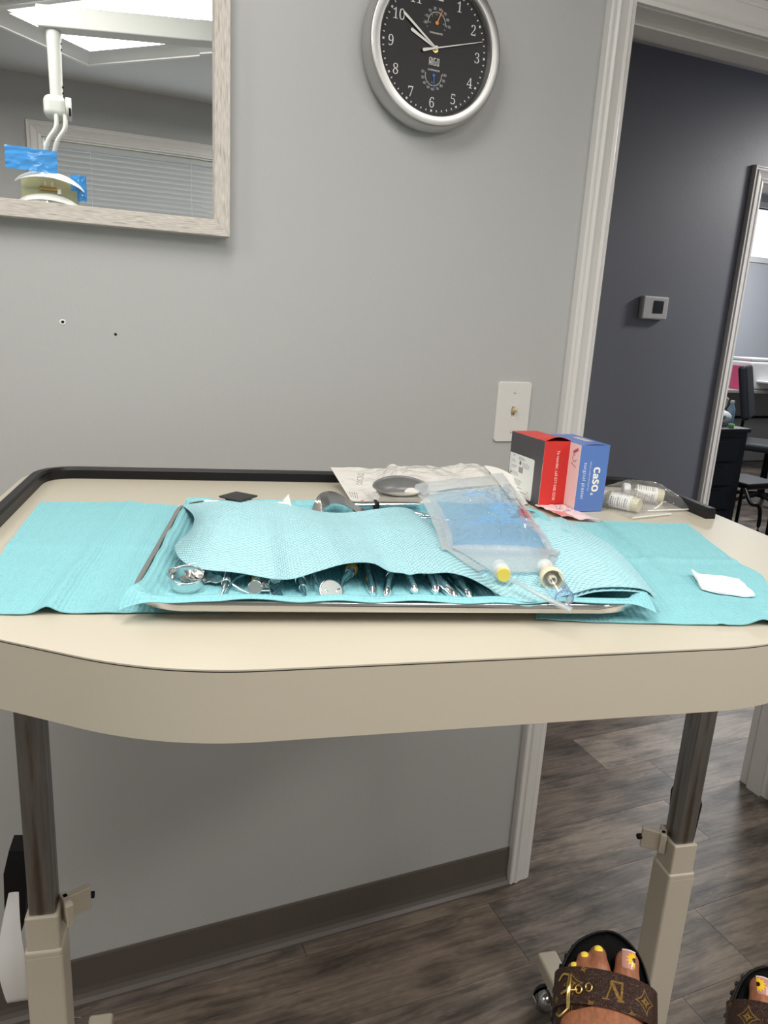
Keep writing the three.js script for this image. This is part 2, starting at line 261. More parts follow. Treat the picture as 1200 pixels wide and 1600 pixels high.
// mirror
{
  const x0 = -0.40, x1 = 0.268, y0 = 1.525, y1 = 2.27, fw = 0.026;
  const m = thing('wall_mirror', 'rectangular wall mirror in a whitewashed wood frame', 'mirror', [(x0 + x1) / 2, y0, 0]);
  const hw = (x1 - x0) / 2, H = y1 - y0;
  const wood = dataTex(1024, 64, (x, y) => { const g = fbm(x * 26, y * 10, 1, 4), f = nz(x * 60, y * 34, 3) * 0.10, s = sst(0.05, 0.4, g) * 0.17; const v = 0.80 + g * 0.13 - s + f; return [v, v * 0.965 - s * 0.05, v * 0.925 - s * 0.09]; });
  wood.repeat.set(1.1, 30);
  const wm = std({ map: wood, roughness: 0.65 });
  part('frame', moulding(-hw + fw, hw - fw, fw, H - fw, [[0, 0.017], [0, 0.026], [0.001, 0.030], [fw - 0.001, 0.031], [fw, 0.030], [fw, 0.0]]), wm, m);
  const gm = std({ color: lin(0.88, 0.90, 0.89), metalness: 1, roughness: 0.0 });
  const gx = hw - fw, gy0 = fw, gy1 = H - fw, bv = 0.021, zz = 0.020, rc = 0.00022;
  const quad = (P) => { const g = new THREE.BufferGeometry(); g.setAttribute('position', new THREE.Float32BufferAttribute(P.flat(), 3)); g.setAttribute('uv', new THREE.Float32BufferAttribute([0, 0, 1, 0, 0, 1, 1, 1], 2)); g.setIndex([0, 1, 2, 1, 3, 2]); g.computeVertexNormals(); return g; };
  part('mirror_glass', quad([[-gx + bv, gy0 + bv, zz], [gx - bv, gy0 + bv, zz], [-gx + bv, gy1 - bv, zz], [gx - bv, gy1 - bv, zz]]), gm, m);
  const zo = zz - rc, e = 0.004;
  part('bevel', join([quad([[-gx - e, gy0 - e, zo], [gx + e, gy0 - e, zo], [-gx + bv, gy0 + bv, zz], [gx - bv, gy0 + bv, zz]]), quad([[gx - bv, gy0 + bv, zz], [gx + e, gy0 - e, zo], [gx - bv, gy1 - bv, zz], [gx + e, gy1 + e, zo]]), quad([[-gx - e, gy0 - e, zo], [-gx + bv, gy0 + bv, zz], [-gx - e, gy1 + e, zo], [-gx + bv, gy1 - bv, zz]]), quad([[-gx + bv, gy1 - bv, zz], [gx - bv, gy1 - bv, zz], [-gx - e, gy1 + e, zo], [gx + e, gy1 + e, zo]])]), gm, m);
  part('backing', bx(-gx - 0.004, gx + 0.004, gy0 - 0.004, gy1 + 0.004, 0.002, 0.012), M.blackMatt, m);
}
// clock
{
  const c = thing('wall_clock', 'round brushed aluminium wall clock with a black dial', 'clock', [0.627, 1.870, 0]);
  const br = dataTex(512, 16, (x, y) => 0.5 + nz(x * 3, y * 60) * 0.3, false);
  const alu = std({ color: lin(0.56, 0.56, 0.55), metalness: 1, roughness: 0.33 });
  const alu2 = phys({ color: lin(0.58, 0.58, 0.57), metalness: 1, roughness: 0.34, anisotropy: 0.7 });
  part('case', lathe([[0.0, 0.0], [0.112, 0.0], [0.127, 0.003], [0.1315, 0.010], [0.132, 0.020], [0.130, 0.031], [0.1265, 0.038]], 96).rotateX(Math.PI / 2), alu, c);
  part('bezel', lathe([[0.1265, 0.038], [0.1255, 0.0405], [0.123, 0.042], [0.1105, 0.0425], [0.1085, 0.0415], [0.106, 0.036], [0.1045, 0.029]], 96).rotateX(Math.PI / 2), alu2, c);
  const R = 0.106;
  const tex = canvasTex(1024, 1024, (g, w) => {
    const s = w / (2 * R), X = x => w / 2 + x * s, Y = y => w / 2 - y * s;
    g.fillStyle = '#161517'; g.fillRect(0, 0, w, w); g.fillStyle = '#d6d6d4'; g.textAlign = 'center'; g.textBaseline = 'middle';
    for (let i = 0; i < 60; i++) { const a = i * Math.PI / 30; g.save(); g.translate(w / 2, w / 2); g.rotate(a); const b = i % 5 === 0; g.fillRect(-(b ? 9 : 4.5), -0.1005 * s, b ? 18 : 9, b ? 18 : 16); g.restore(); }
    g.font = '112px serif';
    for (let i = 1; i <= 12; i++) { const a = i * Math.PI / 6, r = i > 9 ? 0.0835 : 0.0845; g.save(); g.translate(X(Math.sin(a) * r), Y(Math.cos(a) * r)); g.scale(0.92, 1); g.fillText(String(i), 0, 4); g.restore(); }
    const sub = (cy, nums, a0, a1, r, word, wy) => { g.font = '27px sans-serif'; nums.forEach((n, i) => { const a = mix(a0, a1, i / (nums.length - 1)); g.fillText(n, X(Math.sin(a) * r), Y(cy + Math.cos(a) * r)); });
      for (let i = 0; i <= 28; i++) { const a = mix(a0, a1, i / 28); g.save(); g.translate(X(0), Y(cy)); g.rotate(a); g.fillRect(-2.5, -(r - 0.0046) * s, 5, 9); g.restore(); }
      g.font = 'bold 17px sans-serif'; g.fillText(word, X(0), Y(cy + wy)); };
    sub(0.0395, ['-30', '-10', '10', '30', '50', '70', '90', '110'], -1.65, 1.65, 0.0225, 'THERMOMETER', -0.0155);
    for (const [n, a] of [['-20', -1.6], ['0', -0.75], ['10', -0.1], ['20', 0.4], ['40', 1.5]]) { g.font = '14px sans-serif'; g.fillText(n, X(Math.sin(a) * 0.0135), Y(0.0395 + Math.cos(a) * 0.0135)); }
    g.font = '15px sans-serif'; g.fillText('°F', X(-0.018), Y(0.0315)); g.fillText('°C', X(0.016), Y(0.0315)); g.fillText('%', X(-0.002), Y(-0.053));
    sub(-0.0425, ['20', '30', '40', '50', '60', '70', '80', '90', '100'], Math.PI + 1.75, Math.PI - 1.75, 0.0215, 'HYGROMETER', 0.0085);
    g.lineWidth = 6.5; g.strokeStyle = '#cfcfce'; g.lineCap = 'butt'; const y0 = Y(-0.0145), y1 = Y(-0.0265), x = X(-0.0095);
    g.beginPath(); g.moveTo(x, y1); g.lineTo(x, y0 + 10); g.quadraticCurveTo(x, y0, x + 9, y0); g.quadraticCurveTo(x + 18, y0, x + 18, y0 + 10); g.lineTo(x + 18, y1); g.moveTo(x + 4, y0 + 26); g.lineTo(x + 14, y0 + 46); g.moveTo(x + 30, y0); g.lineTo(x + 30, y1); g.moveTo(x + 62, y0 + 3); g.lineTo(x + 44, y0 + 3); g.lineTo(x + 44, y1 - 3); g.lineTo(x + 60, y1 - 3); g.lineTo(x + 60, (y0 + y1) / 2); g.lineTo(x + 52, (y0 + y1) / 2); g.rect(x + 74, y0 + 3, 16, y1 - y0 - 6); g.stroke();
  });
  const dial = part('dial', new THREE.CircleGeometry(R, 72).translate(0, 0, 0.0295), std({ map: tex, roughness: 0.45 }), c, 'black dial with white numerals and two small gauges');
  const hm = std({ color: lin(0.76, 0.75, 0.72), roughness: 0.4 });
  const hand = (name, len, tail, w0, w1, ang, z, mat = hm, tipRound = true) => { const pts = [[-w0 / 2, -tail], [w0 / 2, -tail], [w1 / 2, len - w1 / 2]]; for (let i = 1; i < 6; i++) pts.push([Math.cos(i * Math.PI / 6) * w1 / 2, len - w1 / 2 + Math.sin(i * Math.PI / 6) * w1 / 2]); pts.push([-w1 / 2, len - w1 / 2]); const h = part(name, extr(sh(pts), 0.0007), mat, c); h.position.set(0, 0, z); h.rotation.z = -ang; return h; };
  hand('hour_hand', 0.054, 0, 0.0025, 0.0052, rad(294.2), 0.0312); hand('minute_hand', 0.0785, 0, 0.0025, 0.0042, rad(304.1), 0.0326); hand('second_hand', 0.0935, 0, 0.0022, 0.0009, rad(74.6), 0.034); hand('second_hand_tail', 0.027, 0, 0.0022, 0.0052, rad(254.6), 0.034);
  part('hand_pivot', lathe([[0, 0.0375], [0.0028, 0.037], [0.0035, 0.0355], [0.0035, 0.0305]], 24).rotateX(Math.PI / 2), hm, c); part('pivot_nut', cyl(0.006, 0.006, 0.002, 6).rotateX(Math.PI / 2).translate(0, -0.0015, 0.0305), M.gold, c);
  const og = std({ color: lin(0.80, 0.28, 0.06), roughness: 0.5 }), bl = std({ color: lin(0.05, 0.17, 0.62), roughness: 0.5 });
  const n1 = hand('thermometer_needle', 0.0235, 0, 0.0018, 0.0010, rad(24), 0.0302, og); n1.position.y = 0.0395; const n2 = hand('hygrometer_needle', 0.0225, 0, 0.0018, 0.0010, rad(173), 0.0302, bl); n2.position.y = -0.0425;
  part('needle_pivot', cyl(0.003, 0.003, 0.0012, 20).rotateX(Math.PI / 2).translate(0, 0.0395, 0.0306), og, c); part('needle_pivot', cyl(0.0026, 0.0026, 0.0012, 20).rotateX(Math.PI / 2).translate(0, -0.0425, 0.0306), bl, c);
}
// ceiling fixtures: white pan with sloping sides and a glowing lens
{
  const fixture = (x, z, label) => {
    const f = thing('ceiling_light', label, 'ceiling light', [x, 2.34, z], rad(-45));
    const w = 0.305, l = 0.61, iw = 0.195, il = 0.495, d = 0.026;
    const ring = (a, b, y) => [V3(-a, y, -b), V3(a, y, -b), V3(a, y, b), V3(-a, y, b)];
    const ge = toCreasedNormals(capped([ring(iw, il, d), ring(w - 0.02, l - 0.02, 0.004), ring(w - 0.018, l - 0.018, 0), ring(w, l, 0), ring(w, l, 0.02), ring(w - 0.03, l - 0.03, 0.0995)], false), 0.3);
    part('housing', ge, std({ color: lin(0.82, 0.82, 0.81), roughness: 0.5, side: THREE.DoubleSide }), f);
    part('glowing_lens', new THREE.PlaneGeometry(iw * 2, il * 2).rotateX(Math.PI / 2).translate(0, d - 0.001, 0), M.glow, f);
  };
  fixture(FIX[0][0], FIX[0][1], 'white ceiling light with a glowing lens above the patient, mirrored on the wall'); fixture(FIX[1][0], FIX[1][1], 'white ceiling light above the instrument table'); fixture(FIX[3][0], FIX[3][1], 'white ceiling light near the left wall of the room'); fixture(FIX[2][0], FIX[2][1], 'added unseen ceiling light near the door side, brightening the blind window wall');
  const dl = thing('added_fill_light', 'added small square light out of view, brightening the corridor', 'ceiling light', [3.95, 2.428, -0.5]); part('trim_ring', moulding(-0.16, 0.16, -0.16, 0.16, [[0, 0], [0, 0.012], [0.02, 0.012], [0.02, 0]]).rotateX(Math.PI / 2).translate(0, 0.012, 0), M.white, dl); part('glowing_lens', new THREE.PlaneGeometry(0.32, 0.32).rotateX(Math.PI / 2).translate(0, 0.004, 0), M.glow, dl);
  for (const [x, z, w] of [[4.6, -2.3, 'beside the black cabinet'], [6.6, -4.2, 'above the desk']]) { const fl = thing('added_light_panel', 'added unseen glowing panel brightening the far room ' + w, 'ceiling light', [x, 2.90, z]); part('panel_frame', join([bx(-0.6, 0.6, 0.01, 0.1, -0.32, 0.32)]), M.white, fl); part('glowing_lens', new THREE.PlaneGeometry(1.1, 0.56).rotateX(Math.PI / 2).translate(0, 0.008, 0), M.glow, fl); }
}
// ---------- table ----------
const TY = 1.15, TA = rad(10.5), cT = Math.cos(TA), sT = Math.sin(TA);
const TP = (u, v, y = 0) => [u * cT - v * sT, TY + y, u * sT + v * cT];           // table coordinates to the room
function onTable(name, label, cat, u, v, y = 0, turn = 0, group) { return thing(name, label, cat, TP(u, v, y), -TA + turn, group); }
const beige = std({ color: lin(0.535, 0.492, 0.398), roughness: 0.36 });
const beigeSide = beige;
const beigePaint = std({ color: lin(0.52, 0.465, 0.375), roughness: 0.34 });
{
  const t = onTable('instrument_table', 'beige rolling instrument table with a black rear rim and telescoping legs', 'table', 0.4735, 0.47); t.position.y = 0;
  const ou = 0.4735, ov = 0.47;
  const round = (P, r, n = 18) => { const out = []; P.forEach((p, i) => { const a = P[(i + P.length - 1) % P.length], b = P[(i + 1) % P.length], rr = r[i]; const da = Math.hypot(a[0] - p[0], a[1] - p[1]), db = Math.hypot(b[0] - p[0], b[1] - p[1]); const A = [p[0] + (a[0] - p[0]) / da * rr, p[1] + (a[1] - p[1]) / da * rr], B = [p[0] + (b[0] - p[0]) / db * rr, p[1] + (b[1] - p[1]) / db * rr]; for (let k = 0; k <= n; k++) { const s = k / n; out.push([(1 - s) ** 2 * A[0] + 2 * s * (1 - s) * p[0] + s * s * B[0], (1 - s) ** 2 * A[1] + 2 * s * (1 - s) * p[1] + s * s * B[1]]); } }); return out; };
  const corners = [[-0.034, 0.136], [0.982, 0.176], [0.982, 0.665], [0.752, 0.826], [0.208, 0.826], [-0.034, 0.689]].map(([u, v]) => [u - ou, v - ov]);
  const out = round(corners, [0.05, 0.05, 0.05, 0.075, 0.075, 0.05]);
  const slab = (P, y0, y1, inset = 0) => { const g = extr(sh(P.map(p => [p[0], -p[1]])), y1 - y0); g.rotateX(-Math.PI / 2).translate(0, y0, 0); return g; };
  const shr = (k) => out.map(p => [p[0] * (1 - k), p[1] * (1 - k * 1.3)]);
  part('laminate_top', slab(out, TY - 0.0014, TY), beige, t);
  part('dark_seam', slab(shr(0.0012), TY - 0.0026, TY - 0.0012), std({ color: lin(0.02, 0.016, 0.012), roughness: 0.8 }), t);
  part('apron', slab(shr(0.0004), TY - 0.0615, TY - 0.0026), beigeSide, t);
  // black rim along back and part of the sides
  const rimPath = round([[-0.006, 0.50], [-0.006, 0.168], [0.954, 0.203], [0.954, 0.415]].map(([u, v]) => [u - ou, v - ov]), [0.001, 0.055, 0.055, 0.001], 8);
  const rp = []; rimPath.forEach(p => { const q = rp[rp.length - 1]; if (!q || Math.hypot(p[0] - q[0], p[1] - q[1]) > 0.003) rp.push(p); });
  const prof = [[-0.007, 0], [-0.007, 0.012], [-0.005, 0.016], [0.006, 0.0165], [0.0085, 0.013], [0.0085, 0]];
  const rings = rp.map((p, i) => { const a = rp[Math.max(0, i - 1)], b = rp[Math.min(rp.length - 1, i + 1)]; const d = V3(b[0] - a[0], 0, b[1] - a[1]).normalize(); const n = V3(-d.z, 0, d.x); return prof.map(([o, h]) => V3(p[0] + n.x * o, TY + h, p[1] + n.z * o)); });
  part('rear_rim', toCreasedNormals(capped(rings), 0.6), M.black, t, 'black raised rim');
  // legs
  const pole = dataTex(128, 512, (x, y) => { const r = fbm(x * 2 + 3, y * 5, 4), b = Math.exp(-((x - 0.45) ** 2) * 30), q = sst(0.0, 0.4, r + 0.1) * b; const v = 0.58 + fbm(x * 6, y * 9) * 0.10; return [mix(v, 0.36, q * 0.6), mix(v, 0.31, q * 0.62), mix(v * 0.99, 0.27, q * 0.64)]; });
  const poleM = std({ map: pole, metalness: 1, roughness: 0.36 });
  for (const [u, side] of [[0.03, 1], [0.95, -1]]) {
    const lx = u - ou, lz = 0.474 - ov;
    const P = part('telescoping_pole', rbx(0.032, 0.78, 0.032, 0.004).translate(lx, 0.705, lz), poleM, t, 'worn bare steel inner pole');
    const pg = P.geometry;
    const lower = part('lower_column', rbx(0.046, 0.54, 0.046, 0.004, 3).translate(lx, 0.325, lz), beigePaint, t);
    part('collar', join([rbx(0.0405, 0.058, 0.0405, 0.003).translate(lx, 0.623, lz), rbx(0.046, 0.012, 0.046, 0.004).translate(lx, 0.596, lz)]), beigePaint, t);
    const br = part('clamp_bracket', join([rbx(0.036, 0.034, 0.010, 0.002).translate(0.018, 0, 0), rbx(0.010, 0.034, 0.030, 0.002).translate(0.004, 0, 0.006)]), beigePaint, t); br.position.set(lx + side * 0.020, 0.642, lz - 0.004); br.rotation.y = side > 0 ? rad(28) : rad(180 - 32);
    const kb = part('clamp_screw', cyl(0.0045, 0.0045, 0.006, 12).rotateZ(Math.PI / 2), M.blackMatt, t); kb.position.set(lx + side * 0.054, 0.642, lz - 0.004 - 0.018 * 1);
    const lv = part('height_lever', toCreasedNormals(capped([0, 0.2, 0.8, 1].map((s, i) => { const w = [0.010, 0.014, 0.012, 0.006][i], d = [0.014, 0.022, 0.018, 0.010][i]; return [V3(-w, -s * 0.15, -d), V3(w, -s * 0.15, -d), V3(w, -s * 0.15, d), V3(-w, -s * 0.15, d)]; })), 0.4), M.blackMatt, t, 'black lever paddle');
    lv.position.set(lx - side * 0.036, 0.715, lz - 0.045); lv.rotation.set(rad(6), 0, -side * rad(6));
    part('foot_bar', rbx(0.044, 0.036, 0.66, 0.006, 3).translate(lx, 0.072, lz - 0.016), beigePaint, t);
    for (const e of [-0.305, 0.26]) { const z = lz + e;
      const c = part('caster', new THREE.SphereGeometry(0.0245, 32, 20).translate(lx - 0.020, 0.0248, z + 0.018), std({ color: lin(0.42, 0.42, 0.42), metalness: 1, roughness: 0.16 }), t, 'polished ball caster');
      part('caster_hood', new THREE.SphereGeometry(0.0262, 28, 14, 0, Math.PI * 2, 0, 1.2).rotateX(rad(-78)).rotateZ(rad(-10)).translate(lx - 0.020, 0.0265, z + 0.0165), std({ color: lin(0.02, 0.02, 0.02), roughness: 0.4, side: THREE.DoubleSide }), c);
      part('caster_stem', cyl(0.006, 0.006, 0.03, 10).translate(lx - 0.012, 0.05, z + 0.01), M.steel, c); part('axle_clip', rbx(0.003, 0.007, 0.016, 0.001).translate(lx - 0.0462, 0.028, z + 0.018), M.chrome, c);
    }
  }
  part('cross_bar', rbx(0.9, 0.03, 0.03, 0.004).translate(0.49 - ou, 1.072, 0.474 - ov), beigePaint, t);
}
// ---------- towels ----------
const emb = dataTex(256, 256, (x, y) => { const a = Math.abs(((x * 8) % 1) - 0.5) * 2, b = Math.abs(((y * 8) % 1) - 0.5) * 2; const rib = 0.5 + 0.5 * Math.cos(x * 16 * Math.PI) , row = 0.5 + 0.5 * Math.cos(y * 16 * Math.PI); return clamp(0.1 + 0.8 * (0.45 * rib + 0.55 * row * row) + per(x, y, 20, 2) * 0.25); }, false);
const diam = dataTex(256, 256, (x, y) => { const k = 6 * Math.PI, a = (x + y) * k, b = (x - y) * k; return clamp(0.05 + 0.95 * Math.abs(Math.sin(a) * Math.sin(b)) + per(x, y, 20, 2) * 0.1); }, false);
const crepe = dataTex(256, 256, (x, y) => { const v = 0.97 + per(x, y, 14, 4) * 0.06; return [v, v, v]; });
const towel = (r, g, b, tex, bs) => phys({ color: lin(r, g, b), map: crepe, roughness: 0.85, bumpMap: tex, bumpScale: bs, sheen: 0.3, sheenRoughness: 0.6, side: THREE.DoubleSide });
M.teal = towel(0.27, 0.61, 0.67, emb, 0.0010);
M.tealIn = towel(0.27, 0.61, 0.67, emb, 0.0010);
M.cover = towel(0.45, 0.78, 0.86, diam, 0.0019);
// sheet over table coords given by a function of (s,t); anchored at (u0,v0)
function towelSheet(name, label, f, nu, nv, su, sv, mat, u0, v0, th = 0.0006, cat = 'towel', group) {
  const o = onTable(name, label, cat, u0, v0, 0, 0, group);
  const mesh = part('sheet', sheet((s, t) => { const [u, v, y] = f(s, t); return V3(u - u0, y, v - v0); }, nu, nv, th, su / 0.032, sv / 0.032), mat, o); return o;
}
function poly(P, t) { const c = poly.cache.get(P) || new THREE.CatmullRomCurve3(P.map(p => V3(p[0], p[2] ?? 0, p[1])), false, 'centripetal'); poly.cache.set(P, c); const q = c.getPoint(clamp(t)); return [q.x, q.z, q.y]; }
poly.cache = new Map();
const lerp3 = (a, b, t) => a.map((x, i) => mix(x, b[i], t));
{ // flat towel left of the tray
  const back = [[0.0228, 0.3285], [0.09, 0.3285], [0.1427, 0.331], [0.2023, 0.346], [0.27, 0.36]], front = [[0.035, 0.703], [0.0704, 0.7068], [0.125, 0.7095], [0.1834, 0.713], [0.26, 0.717]];
  towelSheet('paper_towel', 'teal embossed paper towel lying flat, its right part under the tray', (s, t) => {
    const a = poly(back, s), b = poly(front, s), p = lerp3(a, b, t); const ridge = Math.exp(-(((s - mix(0.46, 0.42, t)) / 0.035) ** 2)), cr = Math.exp(-(((t - 0.5) / 0.03) ** 2));
    p[0] += 0.0018 * nz(t * 9, s * 3, 2); p[1] += 0.0012 * nz(s * 12, t * 2, 4) - (s < 0.2 ? (0.2 - s) * 0.004 : 0);
    p[2] = 0.0012 + 0.0062 * ridge * (0.35 + 0.65 * t) + cr * 0.0016 + 0.0008 * (1 + nz(s * 14, t * 14)); return p; }, 60, 70, 0.24, 0.38, M.teal, 0.14, 0.52);
}
{ // flat towel right of the tray
  const back = [[0.655, 0.432], [0.70, 0.434], [0.7603, 0.4356], [0.7752, 0.428], [0.83, 0.437], [0.8943, 0.4443]], front = [[0.53, 0.755], [0.5982, 0.7685], [0.6987, 0.7824], [0.7498, 0.7872], [0.80, 0.7925]];
  towelSheet('paper_towel', 'teal embossed paper towel right of the tray with a gauze square on it', (s, t) => {
    const a = poly(back, s), b = poly(front, s), p = lerp3(a, b, t); const cr = Math.exp(-(((t - 0.47) / 0.022) ** 2)), r2 = Math.exp(-(((s - 0.52) / 0.02) ** 2)), lift = Math.exp(-(((s - 0.72) / 0.06) ** 2)) * sst(0.8, 1, t);
    const bulge = Math.exp(-(((s - 1) / 0.06) ** 2)) * Math.exp(-(((t - 0.60) / 0.08) ** 2));
    p[0] += 0.0016 * nz(t * 9, s * 3, 7) + 0.012 * bulge; p[1] += 0.0012 * nz(s * 12, t * 2, 8);
    p[2] = 0.0012 + cr * 0.0022 + r2 * 0.0016 + lift * 0.0055 + 0.0008 * (1 + nz(s * 14, t * 14, 3)); return p; }, 64, 70, 0.26, 0.36, M.teal, 0.74, 0.6);
}
{ // gauze square
  const c = [[0.7575, 0.6558], [0.8035, 0.6735], [0.7852, 0.7229], [0.7395, 0.700]];
  const gz = dataTex(128, 128, (x, y) => 0.5 + 0.25 * Math.sin(x * 150) + 0.25 * Math.sin(y * 150), false);
  const o = towelSheet('gauze_square', 'white folded gauze square curling at one corner on the teal towel', (s, t) => { const a = lerp3([...c[0], 0], [...c[1], 0], s), b = lerp3([...c[3], 0], [...c[2], 0], s), p = lerp3(a, b, t); const e = Math.max(0, 0.25 - s) * 4; p[1] += 0.006 * Math.sin(Math.PI * s) * t - 0.003 * Math.sin(Math.PI * s) * (1 - t); p[2] = 0.0055 + 0.006 * e * e * (1 - t) + 0.004 * Math.max(0, s - 0.8) * t + 0.0012 * nz(s * 4, t * 4); return p; }, 20, 20, 0.05, 0.05, std({ color: lin(0.84, 0.83, 0.83), roughness: 0.95, bumpMap: gz, bumpScale: 0.0003, side: THREE.DoubleSide }), 0.77, 0.69, 0.0022, 'gauze');
}
// ---------- tray, liner, instruments, cover ----------
const TRU = 0.4204, TRV = 0.5775, TRA = rad(-5.2), TRY = 0.0032;
const trayToTable = (x, z) => [TRU + x * Math.cos(TRA) + z * Math.sin(TRA), TRV - x * Math.sin(TRA) + z * Math.cos(TRA)];
{
  const t = onTable('instrument_tray', 'shallow stainless steel instrument tray with rounded corners', 'tray', TRU, TRV, TRY, TRA);
  const ring = (hw, hd, r, y) => rrect(hw * 2, hd * 2, r, 10).map(p => V3(p[0], y, p[1]));
  const rings = [[0.205, 0.149, 0.030, 0], [0.2105, 0.1545, 0.034, 0.0015], [0.2255, 0.1690, 0.045, 0.0125], [0.2275, 0.1710, 0.047, 0.0140], [0.2310, 0.1745, 0.050, 0.0143], [0.2328, 0.1760, 0.052, 0.0090], [0.2345, 0.1778, 0.054, 0.0086], [0.2345, 0.1778, 0.054, 0.0140], [0.2336, 0.1769, 0.053, 0.0166], [0.2318, 0.1751, 0.052, 0.0176], [0.2300, 0.1735, 0.050, 0.0174], [0.2285, 0.1718, 0.048, 0.0164], [0.2265, 0.1700, 0.046, 0.0142], [0.2100, 0.1540, 0.034, 0.0030], [0.2050, 0.1490, 0.030, 0.0016]].map(a => ring(...a)).map(r => r.reverse());
  const sm = dataTex(256, 256, (x, y) => clamp(0.32 + per(x, y, 10, 4) * 0.4), false);
  part('tray_body', capped(rings), std({ color: lin(0.60, 0.595, 0.58), metalness: 1, roughness: 0.55, roughnessMap: sm }), t);
}
{
  const f = (s, t) => { const z = mix(-0.183, 0.1785, t), x = mix(mix(-0.2262, -0.237, sst(0.9, 1, t)), 0.236, s); const dx = Math.max(0, Math.abs(x) - 0.206), dz = Math.max(0, Math.abs(z) - 0.148); const d = Math.hypot(dx, dz); const y = TRY + 0.0026 + 0.0172 * sst(0.001, 0.0215, d) + 0.0012 * nz(s * 9, t * 9, 4) * (1 + d * 80) + (d > 0.0288 ? -0.8 * (d - 0.0288) : 0); const [u, v] = trayToTable(x, z + 0.0018 * nz(s * 10, 3) * t); return [u, v, y + 0.0012 * sst(0.6, 1, t) * (1 + nz(s * 12, 1))]; };
  towelSheet('tray_liner', 'teal embossed paper liner spread inside the steel tray', f, 96, 76, 0.47, 0.36, M.tealIn, TRU, TRV, 0.0005, 'towel');
}
{
  const front = [[0.2056, 0.5905, 0.0235], [0.2085, 0.6157, 0.0235], [0.2165, 0.6425, 0.0235], [0.2317, 0.6627, 0.0235], [0.2653, 0.6795, 0.025], [0.2995, 0.6918, 0.0225], [0.314, 0.6926, 0.0225], [0.3386, 0.6836, 0.026], [0.3625, 0.684, 0.033], [0.3775, 0.6851, 0.035], [0.3927, 0.6866, 0.034], [0.4078, 0.6902, 0.027], [0.4264, 0.6912, 0.026], [0.4456, 0.6949, 0.026], [0.4631, 0.696, 0.027], [0.4784, 0.7081, 0.0265], [0.4897, 0.7305, 0.025], [0.498, 0.753, 0.0235], [0.5156, 0.7641, 0.0225], [0.5391, 0.7618, 0.024], [0.5635, 0.756, 0.026], [0.5881, 0.7508, 0.029], [0.6208, 0.7539, 0.03], [0.6399, 0.753, 0.026], [0.6511, 0.7542, 0.0185]];
  const back = [[0.2055, 0.423, 0.0225], [0.2365, 0.4205, 0.026], [0.2756, 0.4143, 0.027], [0.3071, 0.4205, 0.027], [0.3422, 0.4332, 0.0245], [0.3718, 0.4538, 0.0225], [0.4029, 0.46, 0.0225], [0.4427, 0.4622, 0.028], [0.4659, 0.4641, 0.031], [0.4829, 0.4659, 0.029], [0.4942, 0.4871, 0.024], [0.5226, 0.5021, 0.024], [0.593, 0.4916, 0.0225], [0.6733, 0.4687, 0.0185], [0.6914, 0.4634, 0.017]];
  const F = (s, t, dy = 0) => { const b = poly(back, s), a = poly(front, s), p = lerp3(b, a, t);
    const crease = Math.exp(-(((s - mix(0.52, 0.50, t)) / 0.012) ** 2)); p[2] += Math.sin(Math.PI * t) * (0.003 + 0.003 * nz(s * 5, t * 3, 6)) - crease * 0.0022 * t + dy; if (s > 0.93) { p[0] += (s - 0.93) * 0.25 * Math.sin(Math.PI * t) * 0.9; } if (s < 0.12) p[0] += (0.12 - s) * 0.14 * Math.sin(Math.PI * t); return p; };
  const o = towelSheet('paper_towel', 'pale blue diamond embossed paper towel draped over the instruments', (s, t) => F(s, t), 150, 80, 0.46, 0.19, M.cover, 0.43, 0.6, 0.0006);
  part('folded_under_layer', sheet((s, t) => { const p = F(mix(0.70, 0.995, s), mix(0.55, 1.0, t), -0.0022 - 0.0012 * t); return V3(p[0] - 0.43, p[2], p[1] - 0.6 + 0.0015); }, 50, 30, 0.0006, 0.14 / 0.032, 0.10 / 0.032), M.cover, o);
}
{ // finger ring with cup and wings
  const o = onTable('finger_ring_dish', 'polished steel finger ring with a small cup and two leaf wings', 'dental tool', 0.2215, 0.672, 0.0062);
  const band = part('ring_band', lathe([[0.0140, 0], [0.0152, 0], [0.0156, 0.003], [0.0156, 0.009], [0.0152, 0.0115], [0.0140, 0.0115], [0.0138, 0.009], [0.0138, 0.003], [0.0140, 0]], 48), M.steel, o); band.rotation.x = rad(16); band.position.set(-0.001, 0.0045, -0.002);
  const wing = []; for (let i = 0; i < 72; i++) { const a = i / 72 * 2 * Math.PI, c = Math.cos(a), s = Math.sin(a), q = Math.abs(c); const r = 0.0085 - 0.0035 * Math.exp(-(((q - 0.62) / 0.18) ** 2)); wing.push([c * 0.029, s * r * (q > 0.9 ? 0.9 : 1)]); }
  const w = part('wings', extr(sh(wing), 0.0007, 0.0003), M.steel, o); w.rotation.order = 'YXZ'; w.position.set(0.0060, 0.0070, -0.0185); w.rotation.set(rad(-52), rad(-30), rad(0));
  const cup = part('cup', lathe([[0.001, 0], [0.006, 0.0006], [0.0088, 0.004], [0.0092, 0.0062], [0.0086, 0.0062], [0.0076, 0.0035], [0.0050, 0.0014], [0, 0.001]], 36), M.steel, o); cup.position.set(0.0055, 0.0080, -0.0175); cup.rotation.x = rad(40);
  part('stem', vtube([[0.005, 0.0080, -0.0165], [0.003, 0.0085, -0.0155], [0.001, 0.0090, -0.0145]], [0.002, 0.0024, 0.0028], 10), M.steel, o);
}
